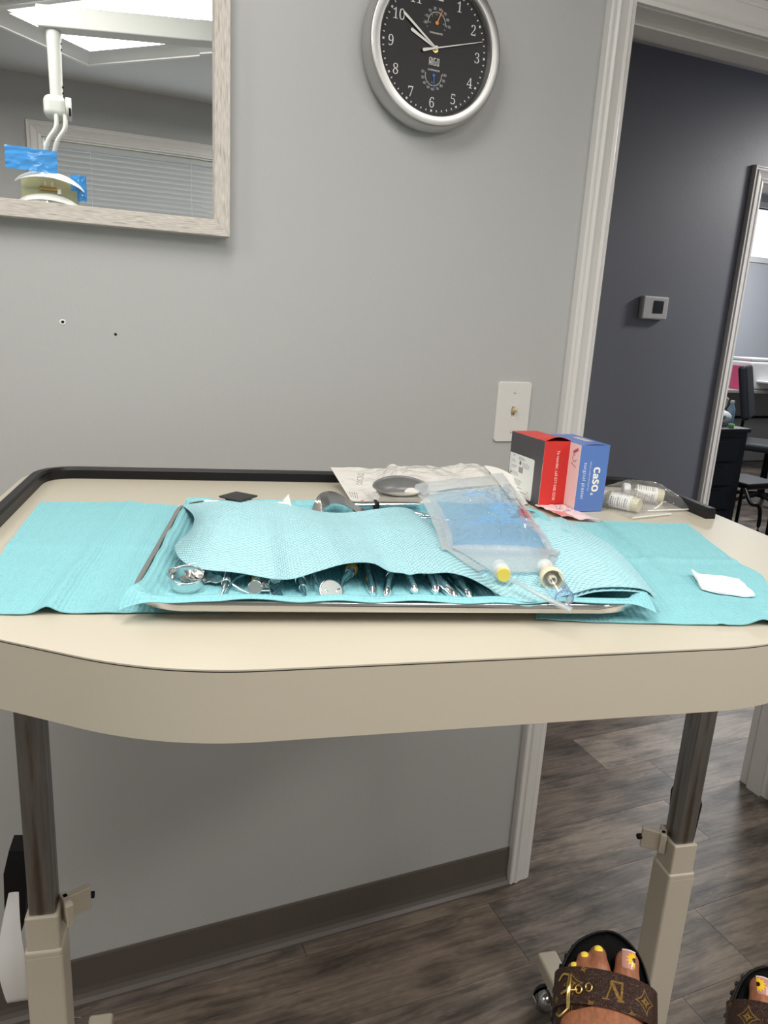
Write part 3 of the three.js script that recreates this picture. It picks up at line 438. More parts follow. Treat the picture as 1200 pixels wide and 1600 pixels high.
// slender hand instruments: tip path and handle, coordinates on the table
const PROBES = [
  { label: 'thin steel explorer with one bent tip beside the finger ring', tip: [[0.2475, 0.7035, 0.0085], [0.2515, 0.6965, 0.0095], [0.2540, 0.688, 0.011]], tr: [0.0005, 0.0009, 0.0016], h: [[0.2540, 0.688, 0.011], [0.2552, 0.678, 0.0120], [0.262, 0.60, 0.0125], [0.268, 0.53, 0.0125]], hr: [0.0022, 0.0038, 0.0034, 0.0034] },
  { label: 'steel hook scaler with an elbowed neck beneath the cover', tip: [[0.276, 0.6905, 0.0085], [0.268, 0.6835, 0.010], [0.2615, 0.6775, 0.013], [0.2660, 0.668, 0.0150], [0.2735, 0.661, 0.0155], [0.2755, 0.65, 0.015]], tr: [0.0005, 0.0009, 0.0012, 0.0014, 0.0016, 0.0022], h: [[0.2755, 0.65, 0.015], [0.277, 0.64, 0.0135], [0.284, 0.54, 0.0125]], hr: [0.0026, 0.0036, 0.0034] },
  { label: 'steel hooked pick with its tip turned down', tip: [[0.2955, 0.6905, 0.0068], [0.2945, 0.684, 0.0105], [0.2925, 0.680, 0.0115]], tr: [0.0005, 0.0010, 0.0016], h: [[0.2925, 0.680, 0.0115], [0.2930, 0.67, 0.0115], [0.296, 0.56, 0.0115]], hr: [0.0022, 0.0036, 0.0034] },
  { label: 'steel carver with a tapered cone tip in the tray', tip: [[0.3272, 0.7030, 0.0085], [0.3265, 0.698, 0.0092], [0.3255, 0.686, 0.011]], tr: [0.0011, 0.0010, 0.0030], h: [[0.3255, 0.686, 0.011], [0.325, 0.674, 0.012], [0.324, 0.55, 0.013]], hr: [0.0036, 0.0046, 0.0036] },
];
for (const q of PROBES) {
  const [u0, v0] = q.tip[0], o = onTable('dental_probe', q.label, 'dental tool', u0, v0); const L = p => [p[0] - u0, p[2], p[1] - v0];
  part('tip', vtube(q.tip.map(L), q.tr, 10, 1, 28), M.chrome, o); part('handle', vtube(q.h.map(L), q.hr, 14, 1, 24), M.steel, o);
  const a = L(q.h[1]), b = L(q.h[q.h.length - 1]); for (let i = 0; i < 3; i++) part('grip_ring', new THREE.TorusGeometry(q.hr[1] * 1.02, 0.0005, 6, 18).translate(...lerp3(a, b, 0.03 + i * 0.022)), M.chrome, o);
}
{ // orange banded instruments and mouth mirrors
  const orange = std({ color: lin(0.72, 0.28, 0.03), roughness: 0.5 });
  const face = std({ color: lin(0.60, 0.66, 0.65), metalness: 1, roughness: 0.3 });
  const mm = (label, disc, n, r, stem, hr, band) => { const [u0, v0, y0] = disc, o = onTable('mouth_mirror', label, 'dental tool', u0, v0, y0); const L = p => [p[0] - u0, p[2] - y0, p[1] - v0];
    const d = part('mirror_head', lathe([[0, 0], [r, 0], [r * 1.06, 0.0008], [r * 1.06, 0.0018], [r, 0.0024], [0, 0.0024]], 36), M.chrome, o); const fc = part('mirror_face', cyl(r * 0.94, r * 0.94, 0.0003, 36).translate(0, 0.0025, 0), face, d); d.quaternion.setFromUnitVectors(V3(0, 1, 0), V3(...n).normalize());
    part('stem', vtube(stem.map(L), [0.0009, 0.0011, 0.0016, hr], 10, 1, 24), M.chrome, o); const s = stem[stem.length - 1], e = [s[0] + 0.006, s[1] - 0.11, s[2] + 0.002]; part('handle', vtube([L(s), L(lerp3(s, e, 0.5)), L(e)], [hr, hr * 1.05, hr], 16), M.steel, o);
    if (band) { const b = part('orange_band', cyl(hr * 1.12, hr * 1.12, 0.0046, 20).rotateX(Math.PI / 2), orange, o, 'orange marker band'); b.position.set(...L(lerp3(s, e, band))); } return o; };
  mm('round mouth mirror with an orange band on its handle', [0.2815, 0.6900, 0.0135], [-0.1, 0.45, 1], 0.0062, [[0.2815, 0.6885, 0.0135], [0.2825, 0.682, 0.0135], [0.2830, 0.677, 0.0135], [0.2832, 0.6735, 0.0135]], 0.0040, 0.035);
  mm('large round mouth mirror lying tilted on the tray liner', [0.3505, 0.6975, 0.0105], [0.25, 0.8, 0.75], 0.0112, [[0.3475, 0.7010, 0.0135], [0.3425, 0.697, 0.0135], [0.3395, 0.686, 0.0145], [0.3385, 0.668, 0.0155]], 0.0030, 0);
  const o = onTable('bone_curette', 'thick steel curette with an orange band and a curved neck', 'dental tool', 0.3585, 0.6965); const L = p => [p[0] - 0.3585, p[2], p[1] - 0.6965];
  part('tip', vtube([[0.356, 0.6985, 0.012], [0.3605, 0.693, 0.0125], [0.3645, 0.681, 0.015], [0.3725, 0.668, 0.0175]].map(L), [0.001, 0.0013, 0.0026, 0.0042], 12, 1, 24), M.chrome, o); part('handle', vtube([[0.3725, 0.668, 0.0175], [0.378, 0.655, 0.019], [0.395, 0.56, 0.0185]].map(L), [0.0044, 0.0054, 0.005], 16), M.steel, o);
  const b = part('orange_band', vtube([[0.3748, 0.6625, 0.0180], [0.3770, 0.6575, 0.0187]].map(L), [0.0056, 0.0059], 18), orange, o, 'orange marker band');
  // flat bladed elevator and a narrow spatula
  const e = onTable('periosteal_elevator', 'flat steel elevator with a flared blade and narrow waist', 'dental tool', 0.3015, 0.69, 0.009);
  part('blade', extr(sh(smooth([[-0.0035, -0.012], [-0.0030, 0.002], [-0.0058, 0.011], [-0.0068, 0.024], [0.0068, 0.024], [0.0058, 0.011], [0.0030, 0.002], [0.0035, -0.012]], 60).map(p => [p.x, p.y])), 0.0016, 0.0006).rotateX(-Math.PI / 2).rotateX(rad(6)), M.chrome, e); part('handle', vtube([[0, 0.003, -0.02], [0.001, 0.005, -0.05], [0.003, 0.005, -0.13]], [0.0055, 0.0048, 0.0045], 14), M.steel, e);
  const sp = onTable('cement_spatula', 'small rectangular steel spatula end between two probes', 'dental tool', 0.2905, 0.683, 0.010); part('blade', rbx(0.010, 0.0016, 0.014, 0.0006).translate(0, 0, 0), M.steel, sp); part('handle', vtube([[0, 0.001, -0.006], [0, 0.002, -0.02], [0.002, 0.002, -0.11]], [0.0028, 0.0036, 0.0034], 12), M.steel, sp);
}
// forceps: two chunky handle ends each
{
  const F = [['polished extraction forceps with slim parallel handle ends', [0.3896, 0.7025], [0.4010, 0.7085], [0.3935, 0.650], [0.4165, 0.6585], 0.0115], ['polished extraction forceps with short raised handle ends', [0.4303, 0.7035], [0.4495, 0.7064], [0.4306, 0.662], [0.4530, 0.658], 0.0125], ['polished extraction forceps with long curved handle ends below the fluid bag', [0.4655, 0.7208], [0.4796, 0.7218], [0.4560, 0.672], [0.4760, 0.670], 0.0115]];
  for (const [label, a, b, a2, b2, y] of F) {
    const o = onTable('forceps', label, 'forceps', a[0], a[1]); const L = (p, yy) => [p[0] - a[0], yy, p[1] - a[1]]; const hx = (a2[0] + b2[0]) / 2, hv = Math.min(a2[1], b2[1]) - 0.085;
    for (const [p, q, sg] of [[a, a2, -1], [b, b2, 1]]) part('handle', vtube([L(p, y - 0.003), L(lerp3(p, q, 0.12), y - 0.001), L(lerp3(p, q, 0.5), y + 0.001), L(q, y + 0.003), L([hx + sg * 0.006, hv + 0.02], y + 0.004), L([hx, hv], y + 0.004)], [0.0026, 0.0050, 0.0060, 0.0054, 0.0046, 0.005], 16, 0.85, 40), M.chrome, o);
    for (const [p, q] of [[a, a2], [b, b2]]) for (let i = 0; i < 6; i++) part('grip_ridge', new THREE.TorusGeometry(0.0053, 0.0006, 6, 16).scale(0.82, 1, 1).translate(...L(lerp3(p, q, 0.74 + i * 0.05), y + 0.0022)), M.chrome, o);
    part('hinge', cyl(0.008, 0.008, 0.009, 24).translate(...L([hx, hv], y + 0.004)), M.chrome, o); for (const sg of [-1, 1]) part('beak', vtube([L([hx, hv], y + 0.004), L([hx + sg * 0.006, hv - 0.015], y + 0.004), L([hx + sg * 0.002, hv - 0.035], y)], [0.0045, 0.004, 0.0018], 12), M.chrome, o);
  }
}
{ // steel tools poking out behind the cover
  const o = onTable('cheek_retractor', 'bent flat steel retractor poking out behind the towel', 'retractor', 0.395, 0.440);
  const path = smooth([[-0.028, 0.012, 0.004], [-0.025, 0.020, 0.000], [-0.019, 0.031, -0.004], [-0.010, 0.035, -0.008], [0.003, 0.034, -0.010], [0.016, 0.029, -0.001], [0.028, 0.021, 0.008], [0.05, 0.016, 0.02], [0.09, 0.014, 0.04]], 60, false);
  part('blade', toCreasedNormals(sheet((s, t) => { const k = s * 59, i = Math.min(58, Math.floor(k)), p = path[i].clone().lerp(path[i + 1], k - i); return p.add(V3((t - 0.5) * 0.006, -(t - 0.5) * 0.010, (t - 0.5) * 0.022)); }, 60, 6, 0.0016), 0.5), M.chrome, o);
  const n = onTable('needle_holder', 'long steel needle holder with a dark band behind the towel', 'dental tool', 0.455, 0.428);
  part('handle', vtube([[-0.040, 0.027, 0.000], [-0.034, 0.025, -0.002], [0.0, 0.025, -0.003], [0.050, 0.025, -0.003]], [0.0022, 0.0036, 0.0038, 0.003], 12, 1.5), M.chrome, n); part('handle', vtube([[-0.036, 0.017, 0.006], [0.0, 0.016, 0.008], [0.03, 0.018, 0.007], [0.06, 0.014, 0.016]], [0.002, 0.0034, 0.0038, 0.002], 12, 1.3), M.chrome, n);
  part('dark_band', rbx(0.0042, 0.016, 0.020, 0.001).translate(-0.007, 0.0215, 0.002), M.blackMatt, n);
  for (let i = 0; i < 2; i++) { const t = onTable('surgical_scissors', i ? 'steel scissor ring end under the lower edge of the fluid bag' : 'steel scissor ring end sticking out beside the fluid bag', 'scissors', 0.498 - i * 0.002, 0.480 + i * 0.028); part('finger_ring', new THREE.TorusGeometry(0.010, 0.0019, 10, 28).scale(1.3, 1, 1).rotateX(Math.PI / 2 - 0.12).translate(0, 0.0225 - i * 0.001, 0), M.chrome, t); part('shank', vtube([[0.012, 0.022 - i * 0.001, 0.002], [0.05, 0.018, 0.014], [0.08, 0.016, 0.03]], [0.002, 0.0022, 0.0018], 10), M.chrome, t); }
}
{ // wipe and cap behind the cover
  const w = onTable('crumpled_wipe', 'crumpled white wipe showing behind the pale blue towel', 'wipe', 0.285, 0.418); part('sheet', sheet((s, t) => { const x = (s - 0.5) * 0.106; return V3(x, 0.012 + 0.010 * Math.abs(Math.sin(s * 7 + 1)) * (1 - t * 0.3) + 0.004 * nz(s * 9, t * 6, 2) + (s > 0.93 ? (s - 0.93) * 0.1 : 0), (t - 0.5) * 0.045 + 0.003 * nz(s * 7, t * 5)); }, 50, 20, 0.0008), std({ color: lin(0.82, 0.81, 0.80), roughness: 0.9, side: THREE.DoubleSide }), w);
  const c = onTable('black_cap', 'square black plastic cap standing on the white wipe', 'cap', 0.2738, 0.4060, 0.0175, rad(-40)); part('stem', rbx(0.024, 0.018, 0.024, 0.002).translate(0, 0.003, 0), M.blackMatt, c); part('top_plate', toCreasedNormals(capped([[0.0165, 0.0105], [0.0178, 0.0118], [0.0175, 0.0128], [0.009, 0.0145], [0.001, 0.0155]].map(([a, y]) => rrect(a * 2, a * 2, a * 0.08, 3).reverse().map(p => V3(p[0], y, p[1])))), 0.5), std({ color: lin(0.018, 0.017, 0.017), roughness: 0.45 }), c);
}
// ---------- fluid bag ----------
{
  const o = onTable('fluid_bag', 'clear fluid bag with a yellow port and cream connector on the towel', 'fluid bag', 0.545, 0.56);
  const TL = [0.503, 0.440], TR = [0.641, 0.378], BL = [0.4765, 0.650], BR = [0.5800, 0.672];
  const edge = (s) => { const pinch = 0.006 * Math.sin(Math.PI * s); const a = [mix(TL[0], BL[0], s) + pinch, mix(TL[1], BL[1], s)], b = [mix(TR[0], BR[0], s) - pinch * 0.6 + 0.010 * Math.sin(Math.PI * s * 0.9), mix(TR[1], BR[1], s)]; return [a, b]; };
  const base = (s, w) => mix(0.046, 0.0355, sst(0, 0.6, s)) - 0.002 * s;
  const at = (s, w, k) => { // k -1 under, +1 top
    const [a, b] = edge(s), u = mix(a[0], b[0], w), v = mix(a[1], b[1], w);
    const c = Math.pow(Math.max(0, Math.sin(Math.PI * clamp(w))), 0.55), e = Math.pow(Math.max(0, Math.sin(Math.PI * clamp((s - 0.10) / 0.86))), 0.5);
    const wr = 0.0052 * fbm(s * 5 + w * 2, w * 6, 3) + 0.0022 * fbm(s * 16, w * 11 + s * 4, 8) + 0.0030 * (1 - Math.abs(nz(s * 9 + w * 6, w * 8 - s * 4, 2)) * 2) ** 3 * sst(0.5, 0.2, Math.abs(w - 0.5)) + 0.0012 * Math.abs(nz(s * 26 + w * 8, w * 22 - s * 9, 2)) + 0.0011 * Math.sin(s * 55 + w * 9) * sst(0.75, 0.95, s) + 0.0012 * Math.sin(w * 40 + s * 12) * (sst(0.25, 0, w));
    const y = base(s, w) + (k > 0 ? (0.019 * c * e + wr * c * e) : -0.006 * c * e);
    return V3(u - 0.545, y, v - 0.56); };
  const fluid = phys({ color: lin(0.93, 0.965, 0.99), roughness: 0.02, transmission: 1, thickness: 0, ior: 1.5 });
  const under = phys({ color: lin(0.60, 0.79, 0.93), roughness: 0.12, transmission: 0.66, thickness: 0, ior: 1.4, side: THREE.DoubleSide });
  part('upper_film', grid((s, t) => at(mix(0.10, 0.96, t), mix(0.03, 0.97, s), 1), 70, 90), fluid, o, 'clear glossy fluid pouch');
  part('lower_film', grid((s, t) => at(mix(0.10, 0.96, t), mix(0.03, 0.97, s), -1), 30, 40), under, o);
  const film = phys({ color: lin(0.88, 0.90, 0.91), roughness: 0.22, transmission: 0.8, thickness: 0, ior: 1.45 });
  part('top_seal', sheet((s, t) => at(mix(0.115, -0.075, t), mix(-0.02 - 0.05 * Math.sin(t * 3), 1.02, s), 1).add(V3(0, 0.002 + 0.004 * t + 0.0035 * nz(s * 5, t * 3, 9) * t, 0)), 30, 10, 0.0008), film, o);
  for (const [w0, w1, n] of [[-0.055, 0.06, 'side_seal'], [0.94, 1.045, 'side_seal']]) part(n, sheet((s, t) => at(mix(0.06, 0.98, t), mix(w0, w1, s), 1).add(V3(0, 0.0012 * nz(t * 12, s * 2, w0 * 9), 0)), 6, 60, 0.0007), film, o);
  part('bottom_seal', sheet((s, t) => { const p = at(0.945, mix(0.02, 0.98, s), 1); const q0 = [0.5049, 0.7049], q1 = [0.5596, 0.7079]; const q = V3(mix(q0[0], q1[0], s) - 0.545, 0.0300, mix(q0[1], q1[1], s) - 0.56); const r = p.lerp(q, t); r.y += 0.0015 * Math.sin(t * Math.PI) ; return r; }, 30, 14, 0.001), film, o);
  part('corner_wing', sheet((s, t) => { const A = [0.4705, 0.6287, 0.034], B = [0.4925, 0.7000, 0.030], C = [0.4804, 0.6450, 0.034], D = [0.5045, 0.6930, 0.030]; const p = lerp3(lerp3(A, B, t), lerp3(C, D, t), s); return V3(p[0] - 0.545, p[2] + 0.001 * Math.sin(t * 6), p[1] - 0.56); }, 4, 20, 0.0011), film, o);
  part('corner_wing', sheet((s, t) => { const A = [0.5800, 0.640, 0.035], B = [0.5596, 0.703, 0.030], C = [0.6020, 0.6476, 0.031], D = [0.5760, 0.690, 0.029]; const p = lerp3(lerp3(A, B, t), lerp3(C, D, t), s); return V3(p[0] - 0.545, p[2], p[1] - 0.56); }, 4, 20, 0.0011), film, o);
  // blue print on the upper film
  const ink = canvasTex(512, 512, (g, w, h) => { g.fillStyle = '#000'; g.fillRect(0, 0, w, h); g.fillStyle = '#fff'; seed = 99;
    const line = (x, y, n, s, v) => { g.globalAlpha = v; for (let i = 0; i < n; i++) { const ww = rnd(3, 7) * s; g.fillRect(x, y, ww, rnd(5, 9) * s); x += ww + rnd(2, 4) * s; } };
    line(60, 70, 14, 1.7, 0.8); line(140, 95, 18, 1.1, 0.6); line(110, 360, 18, 1.4, 0.8); g.strokeStyle = '#fff';
    for (let i = 0; i < 26; i++) { g.globalAlpha = rnd(0.25, 0.6); g.lineWidth = rnd(3, 8); g.beginPath(); const x = rnd(220, 330), y = 60 + i * 9; g.moveTo(x, y); g.bezierCurveTo(x + 60, y - 22, x + 120, y + 26, x + rnd(150, 210), y + rnd(0, 24)); g.stroke(); }
    for (let i = 0; i < 9; i++) { g.globalAlpha = rnd(0.15, 0.4); g.lineWidth = rnd(4, 12); g.beginPath(); const x = rnd(30, 120), y = 110 + i * 34; g.moveTo(x, y); g.bezierCurveTo(x + 80, y + 20, x + 160, y - 26, x + rnd(200, 330), y + rnd(-10, 24)); g.stroke(); }
    for (let i = 0; i < 8; i++) line(70, 400 + i * 12, 26, 0.7, 0.22); }, false);
  part('printed_text', grid((s, t) => at(mix(0.16, 0.86, t), mix(0.14, 0.9, s), 1).add(V3(0, 0.0007, 0)), 40, 40), std({ color: lin(0.13, 0.38, 0.80), alphaMap: ink, transparent: true, roughness: 0.4, side: THREE.DoubleSide }), o);
  // ports
  const tub = phys({ color: lin(0.9, 0.93, 0.93), roughness: 0.25, transmission: 0.6, thickness: 0, ior: 1.4 });
  const cream = std({ color: lin(0.80, 0.69, 0.50), roughness: 0.4 });
  const yel = std({ color: lin(0.78, 0.60, 0.10), roughness: 0.5 });
  const pt = (u, v, y) => V3(u - 0.545, y, v - 0.56);
  const along = (g, a, b, parent, name, mat, lab) => { const m = part(name, g, mat, parent, lab); m.position.copy(a); m.quaternion.setFromUnitVectors(V3(0, 1, 0), b.clone().sub(a).normalize()); return m; };
  const y0 = pt(0.5115, 0.7040, 0.0345), y1 = pt(0.5060, 0.7321, 0.0345); const P1 = along(lathe([[0.0074, 0], [0.0076, 0.010], [0.0084, 0.012], [0.0084, 0.016], [0.0072, 0.017], [0.0068, 0.022], [0, 0.022]], 32), y0, y1, o, 'port_tube', tub); along(cyl(0.0062, 0.0062, 0.010, 32).translate(0, 0.020, 0), y0, y1, o, 'yellow_plug', yel, 'yellow rubber plug');
  const c0 = pt(0.5575, 0.7050, 0.0345), c1 = pt(0.5475, 0.7500, 0.0335);
  along(lathe([[0.0078, 0], [0.008, 0.004], [0.007, 0.006], [0.0052, 0.007], [0.005, 0.016]], 32), c0, c1, o, 'port_collar', tub);
  const con = along(lathe([[0.0042, 0.002], [0.0046, 0.012], [0.0058, 0.016], [0.0070, 0.020], [0.0095, 0.024], [0.0108, 0.031], [0.0108, 0.036], [0.0100, 0.0372], [0.0092, 0.0372], [0.0085, 0.034], [0.0082, 0.026], [0.0045, 0.0255], [0.0042, 0.038], [0.0036, 0.0388], [0.0022, 0.0388], [0.0022, 0.031], [0, 0.031]], 40), c0, c1, o, 'connector', cream, 'cream twist connector');
  const cap0 = c0.clone().add(c1.clone().sub(c0).normalize().multiplyScalar(0.034)), cap1 = pt(0.5445, 0.7880, 0.0270);
  along(lathe([[0.0092, 0], [0.0098, 0.0], [0.0092, 0.020], [0.0084, 0.036], [0.0082, 0.0372], [0.0, 0.0376], [0, 0.0368], [0.0076, 0.036], [0.0086, 0.020], [0.0092, 0]], 36), cap0, cap1, o, 'clear_cap', phys({ color: lin(0.93, 0.95, 0.98), roughness: 0.03, transmission: 1, thickness: 0, ior: 1.5 }), 'clear protective cap');
  along(new THREE.TorusGeometry(0.0082, 0.0007, 8, 32).rotateX(Math.PI / 2).translate(0, 0.0368, 0), cap0, cap1, o, 'cap_rim', phys({ color: lin(0.42, 0.52, 0.78), roughness: 0.1, transmission: 0.5, thickness: 0 }), 'bluish cap rim');
  part('strap', vtube([[0.5084 - 0.545, 0.034, 0.7390 - 0.56], [0.5130 - 0.545, 0.034, 0.7500 - 0.56], [0.5240 - 0.545, 0.031, 0.7700 - 0.56], [0.5440 - 0.545, 0.025, 0.7930 - 0.56]], [0.0012, 0.0017, 0.0020, 0.0029], 14, 1.2), phys({ color: lin(0.80, 0.84, 0.84), roughness: 0.3, transmission: 0.75, thickness: 0 }), o, 'translucent strap');
}
// ---------- wrapper pouch, dish ----------
{
  const o = onTable('sterile_wrapper', 'opened crinkled clear and white sterile wrapper behind the tray', 'wrapper', 0.55, 0.30);
  const back = [[0.418, 0.222, 0.031], [0.465, 0.222, 0.031], [0.498, 0.222, 0.031], [0.515, 0.228, 0.038], [0.535, 0.232, 0.036], [0.575, 0.238, 0.040], [0.61, 0.240, 0.039], [0.638, 0.244, 0.046], [0.66, 0.252, 0.040], [0.69, 0.270, 0.026]], front = [[0.4347, 0.317, 0.0025], [0.46, 0.345, 0.0025], [0.50, 0.372, 0.003], [0.56, 0.388, 0.004], [0.63, 0.380, 0.004], [0.70, 0.335, 0.003]];
  const print = canvasTex(1024, 512, (g, w, h) => { g.fillStyle = '#e9e6e0'; g.fillRect(0, 0, w, h); seed = 41; g.strokeStyle = 'rgba(150,150,145,0.55)'; g.lineWidth = 2; for (let i = 0; i < 26; i++) { g.beginPath(); let x = rnd(60, w), y = rnd(0, h); g.moveTo(x, y); g.quadraticCurveTo(x + rnd(-90, 90), y + rnd(-80, 80), x + rnd(-160, 160), y + rnd(-120, 120)); g.stroke(); }
    g.save(); g.translate(88, 250); g.rotate(Math.PI / 2 - 0.08); g.font = '46px sans-serif'; g.fillStyle = 'rgba(120,120,118,0.9)'; g.fillText('OOCIVO', 0, 0); g.restore(); g.fillStyle = 'rgba(90,88,90,0.75)'; for (let r = 0; r < 4; r++) for (let k = 0; k < 5; k++) g.fillRect(26 + r * 17, 50 + k * 17 + rnd(0, 6), 5, 12); g.fillStyle = 'rgba(205,80,75,0.7)'; g.fillRect(104, 18, 26, 24); g.fillStyle = '#c46a58'; g.fillRect(220, 150, 14, 20); });
  part('film', sheet((s, t) => { const a = poly(back, s), b = poly(front, s), p = lerp3(a, b, t); const bump = 0.016 * Math.exp(-(((s - 0.45) / 0.16) ** 2)) * Math.sin(Math.PI * t) + 0.010 * Math.exp(-(((s - 0.78) / 0.12) ** 2)) * Math.sin(Math.PI * t); return V3(p[0] - 0.55, p[2] + bump + 0.0080 * fbm(s * 11, t * 5, 5) * sst(0, 0.12, s) * (1 - t * 0.5), p[1] - 0.30); }, 110, 50, 0.0006), phys({ map: print, roughness: 0.16, transmission: 0.18, thickness: 0, clearcoat: 0.7, clearcoatRoughness: 0.12, side: THREE.DoubleSide }), o);
  const fl = canvasTex(256, 256, (g, w, h) => { g.fillStyle = '#eceae5'; g.fillRect(0, 0, w, h); g.fillStyle = '#4a4848'; g.font = 'bold 44px sans-serif'; g.save(); g.translate(14, 66); g.rotate(0.12); g.fillText('XJL', 0, 0); g.fillText('✓', 150, 30); g.restore(); });
  const flap = [[0.655, 0.256, 0.044], [0.700, 0.272, 0.030], [0.7045, 0.312, 0.006], [0.664, 0.352, 0.012]];
  part('paper_flap', sheet((s, t) => { const p = lerp3(lerp3(flap[0], flap[1], s), lerp3(flap[3], flap[2], s), t); return V3(p[0] - 0.55, p[2] + 0.004 * Math.sin(s * 3 + t * 2), p[1] - 0.30); }, 16, 16, 0.0006), std({ map: fl, roughness: 0.6, side: THREE.DoubleSide }), o, 'white paper flap with dark print');
}
{
  const d = onTable('mixing_dish', 'small boat shaped dish with a dark grey bowl on the wrapper', 'dish', 0.4985, 0.345, 0.004, rad(4));
  const boat = (a, b, y, n = 48) => { const r = []; for (let i = 0; i < n; i++) { const t = i / n * 2 * Math.PI, c = Math.cos(t), s = Math.sin(t); const w = Math.abs(s) ** 1.25 * Math.sign(s); r.push(V3(a * 1.04 * c, y, b * w)); } return r.reverse(); };
  const g = new THREE.Group(); g.name = 'bowl_and_base'; 
  const bowl = part('bowl', capped([boat(0.030, 0.017, 0.008), boat(0.036, 0.021, 0.018), boat(0.0385, 0.0235, 0.0205), boat(0.0405, 0.0255, 0.0215), boat(0.0405, 0.0255, 0.0228), boat(0.0385, 0.0235, 0.0228), boat(0.036, 0.0215, 0.020), boat(0.028, 0.0155, 0.0095), boat(0.012, 0.006, 0.0075)]), std({ color: lin(0.16, 0.16, 0.16), roughness: 0.28 }), d, 'glossy dark grey bowl'); bowl.rotation.x = rad(26); bowl.scale.set(0.98, 1, 0.90); bowl.position.set(0, 0.008, -0.004);
  const base = part('clear_base', capped([boat(0.034, 0.016, 0), boat(0.035, 0.018, 0.004), boat(0.031, 0.016, 0.015), boat(0.030, 0.012, 0.017)]), phys({ color: lin(0.85, 0.80, 0.70), roughness: 0.25, transmission: 0.6, thickness: 0 }), d); base.position.set(0.002, 0, 0.010);
}
// ---------- cartons ----------
function carton(name, label, u, v, turn, w, h, dep, faces, bodyCol, tops) {
  const o = onTable(name, label, 'box', u, v, 0.0012, turn); const th = 0.0006, bm = std({ color: bodyCol, roughness: 0.45 });
  part('body', rbx(w - 2 * th, h - 2 * th, dep - 2 * th, 0.0004).translate(0, h / 2, 0), bm, o);
  const panel = (n, pw, ph, tex, col, place, lab) => { const g = new THREE.BoxGeometry(pw, ph, th); const m = part(n, g, std(tex ? { map: tex, roughness: 0.4 } : { color: col, roughness: 0.4 }), o, lab); place(m); };
  panel('front_panel', w, h, faces.front, null, m => m.position.set(0, h / 2, dep / 2), faces.frontLabel); panel('back_panel', w, h, null, bodyCol, m => m.position.set(0, h / 2, -dep / 2));
  panel('left_panel', dep, h, faces.left, null, m => { m.position.set(-w / 2, h / 2, 0); m.rotation.y = -Math.PI / 2; }, faces.leftLabel); panel('right_panel', dep, h, null, bodyCol, m => { m.position.set(w / 2, h / 2, 0); m.rotation.y = Math.PI / 2; });
  const topM = std(tops.tex ? { map: tops.tex, roughness: 0.4 } : { color: tops.col, roughness: 0.4 });
  part('top_flap', sheet((s, t) => V3((s - 0.5) * w, h + 0.0004 + tops.arch * Math.sin(Math.PI * s) * sst(0.55, 1, t), (t - 0.5) * dep), 16, 16, th), topM, o); return o;
}
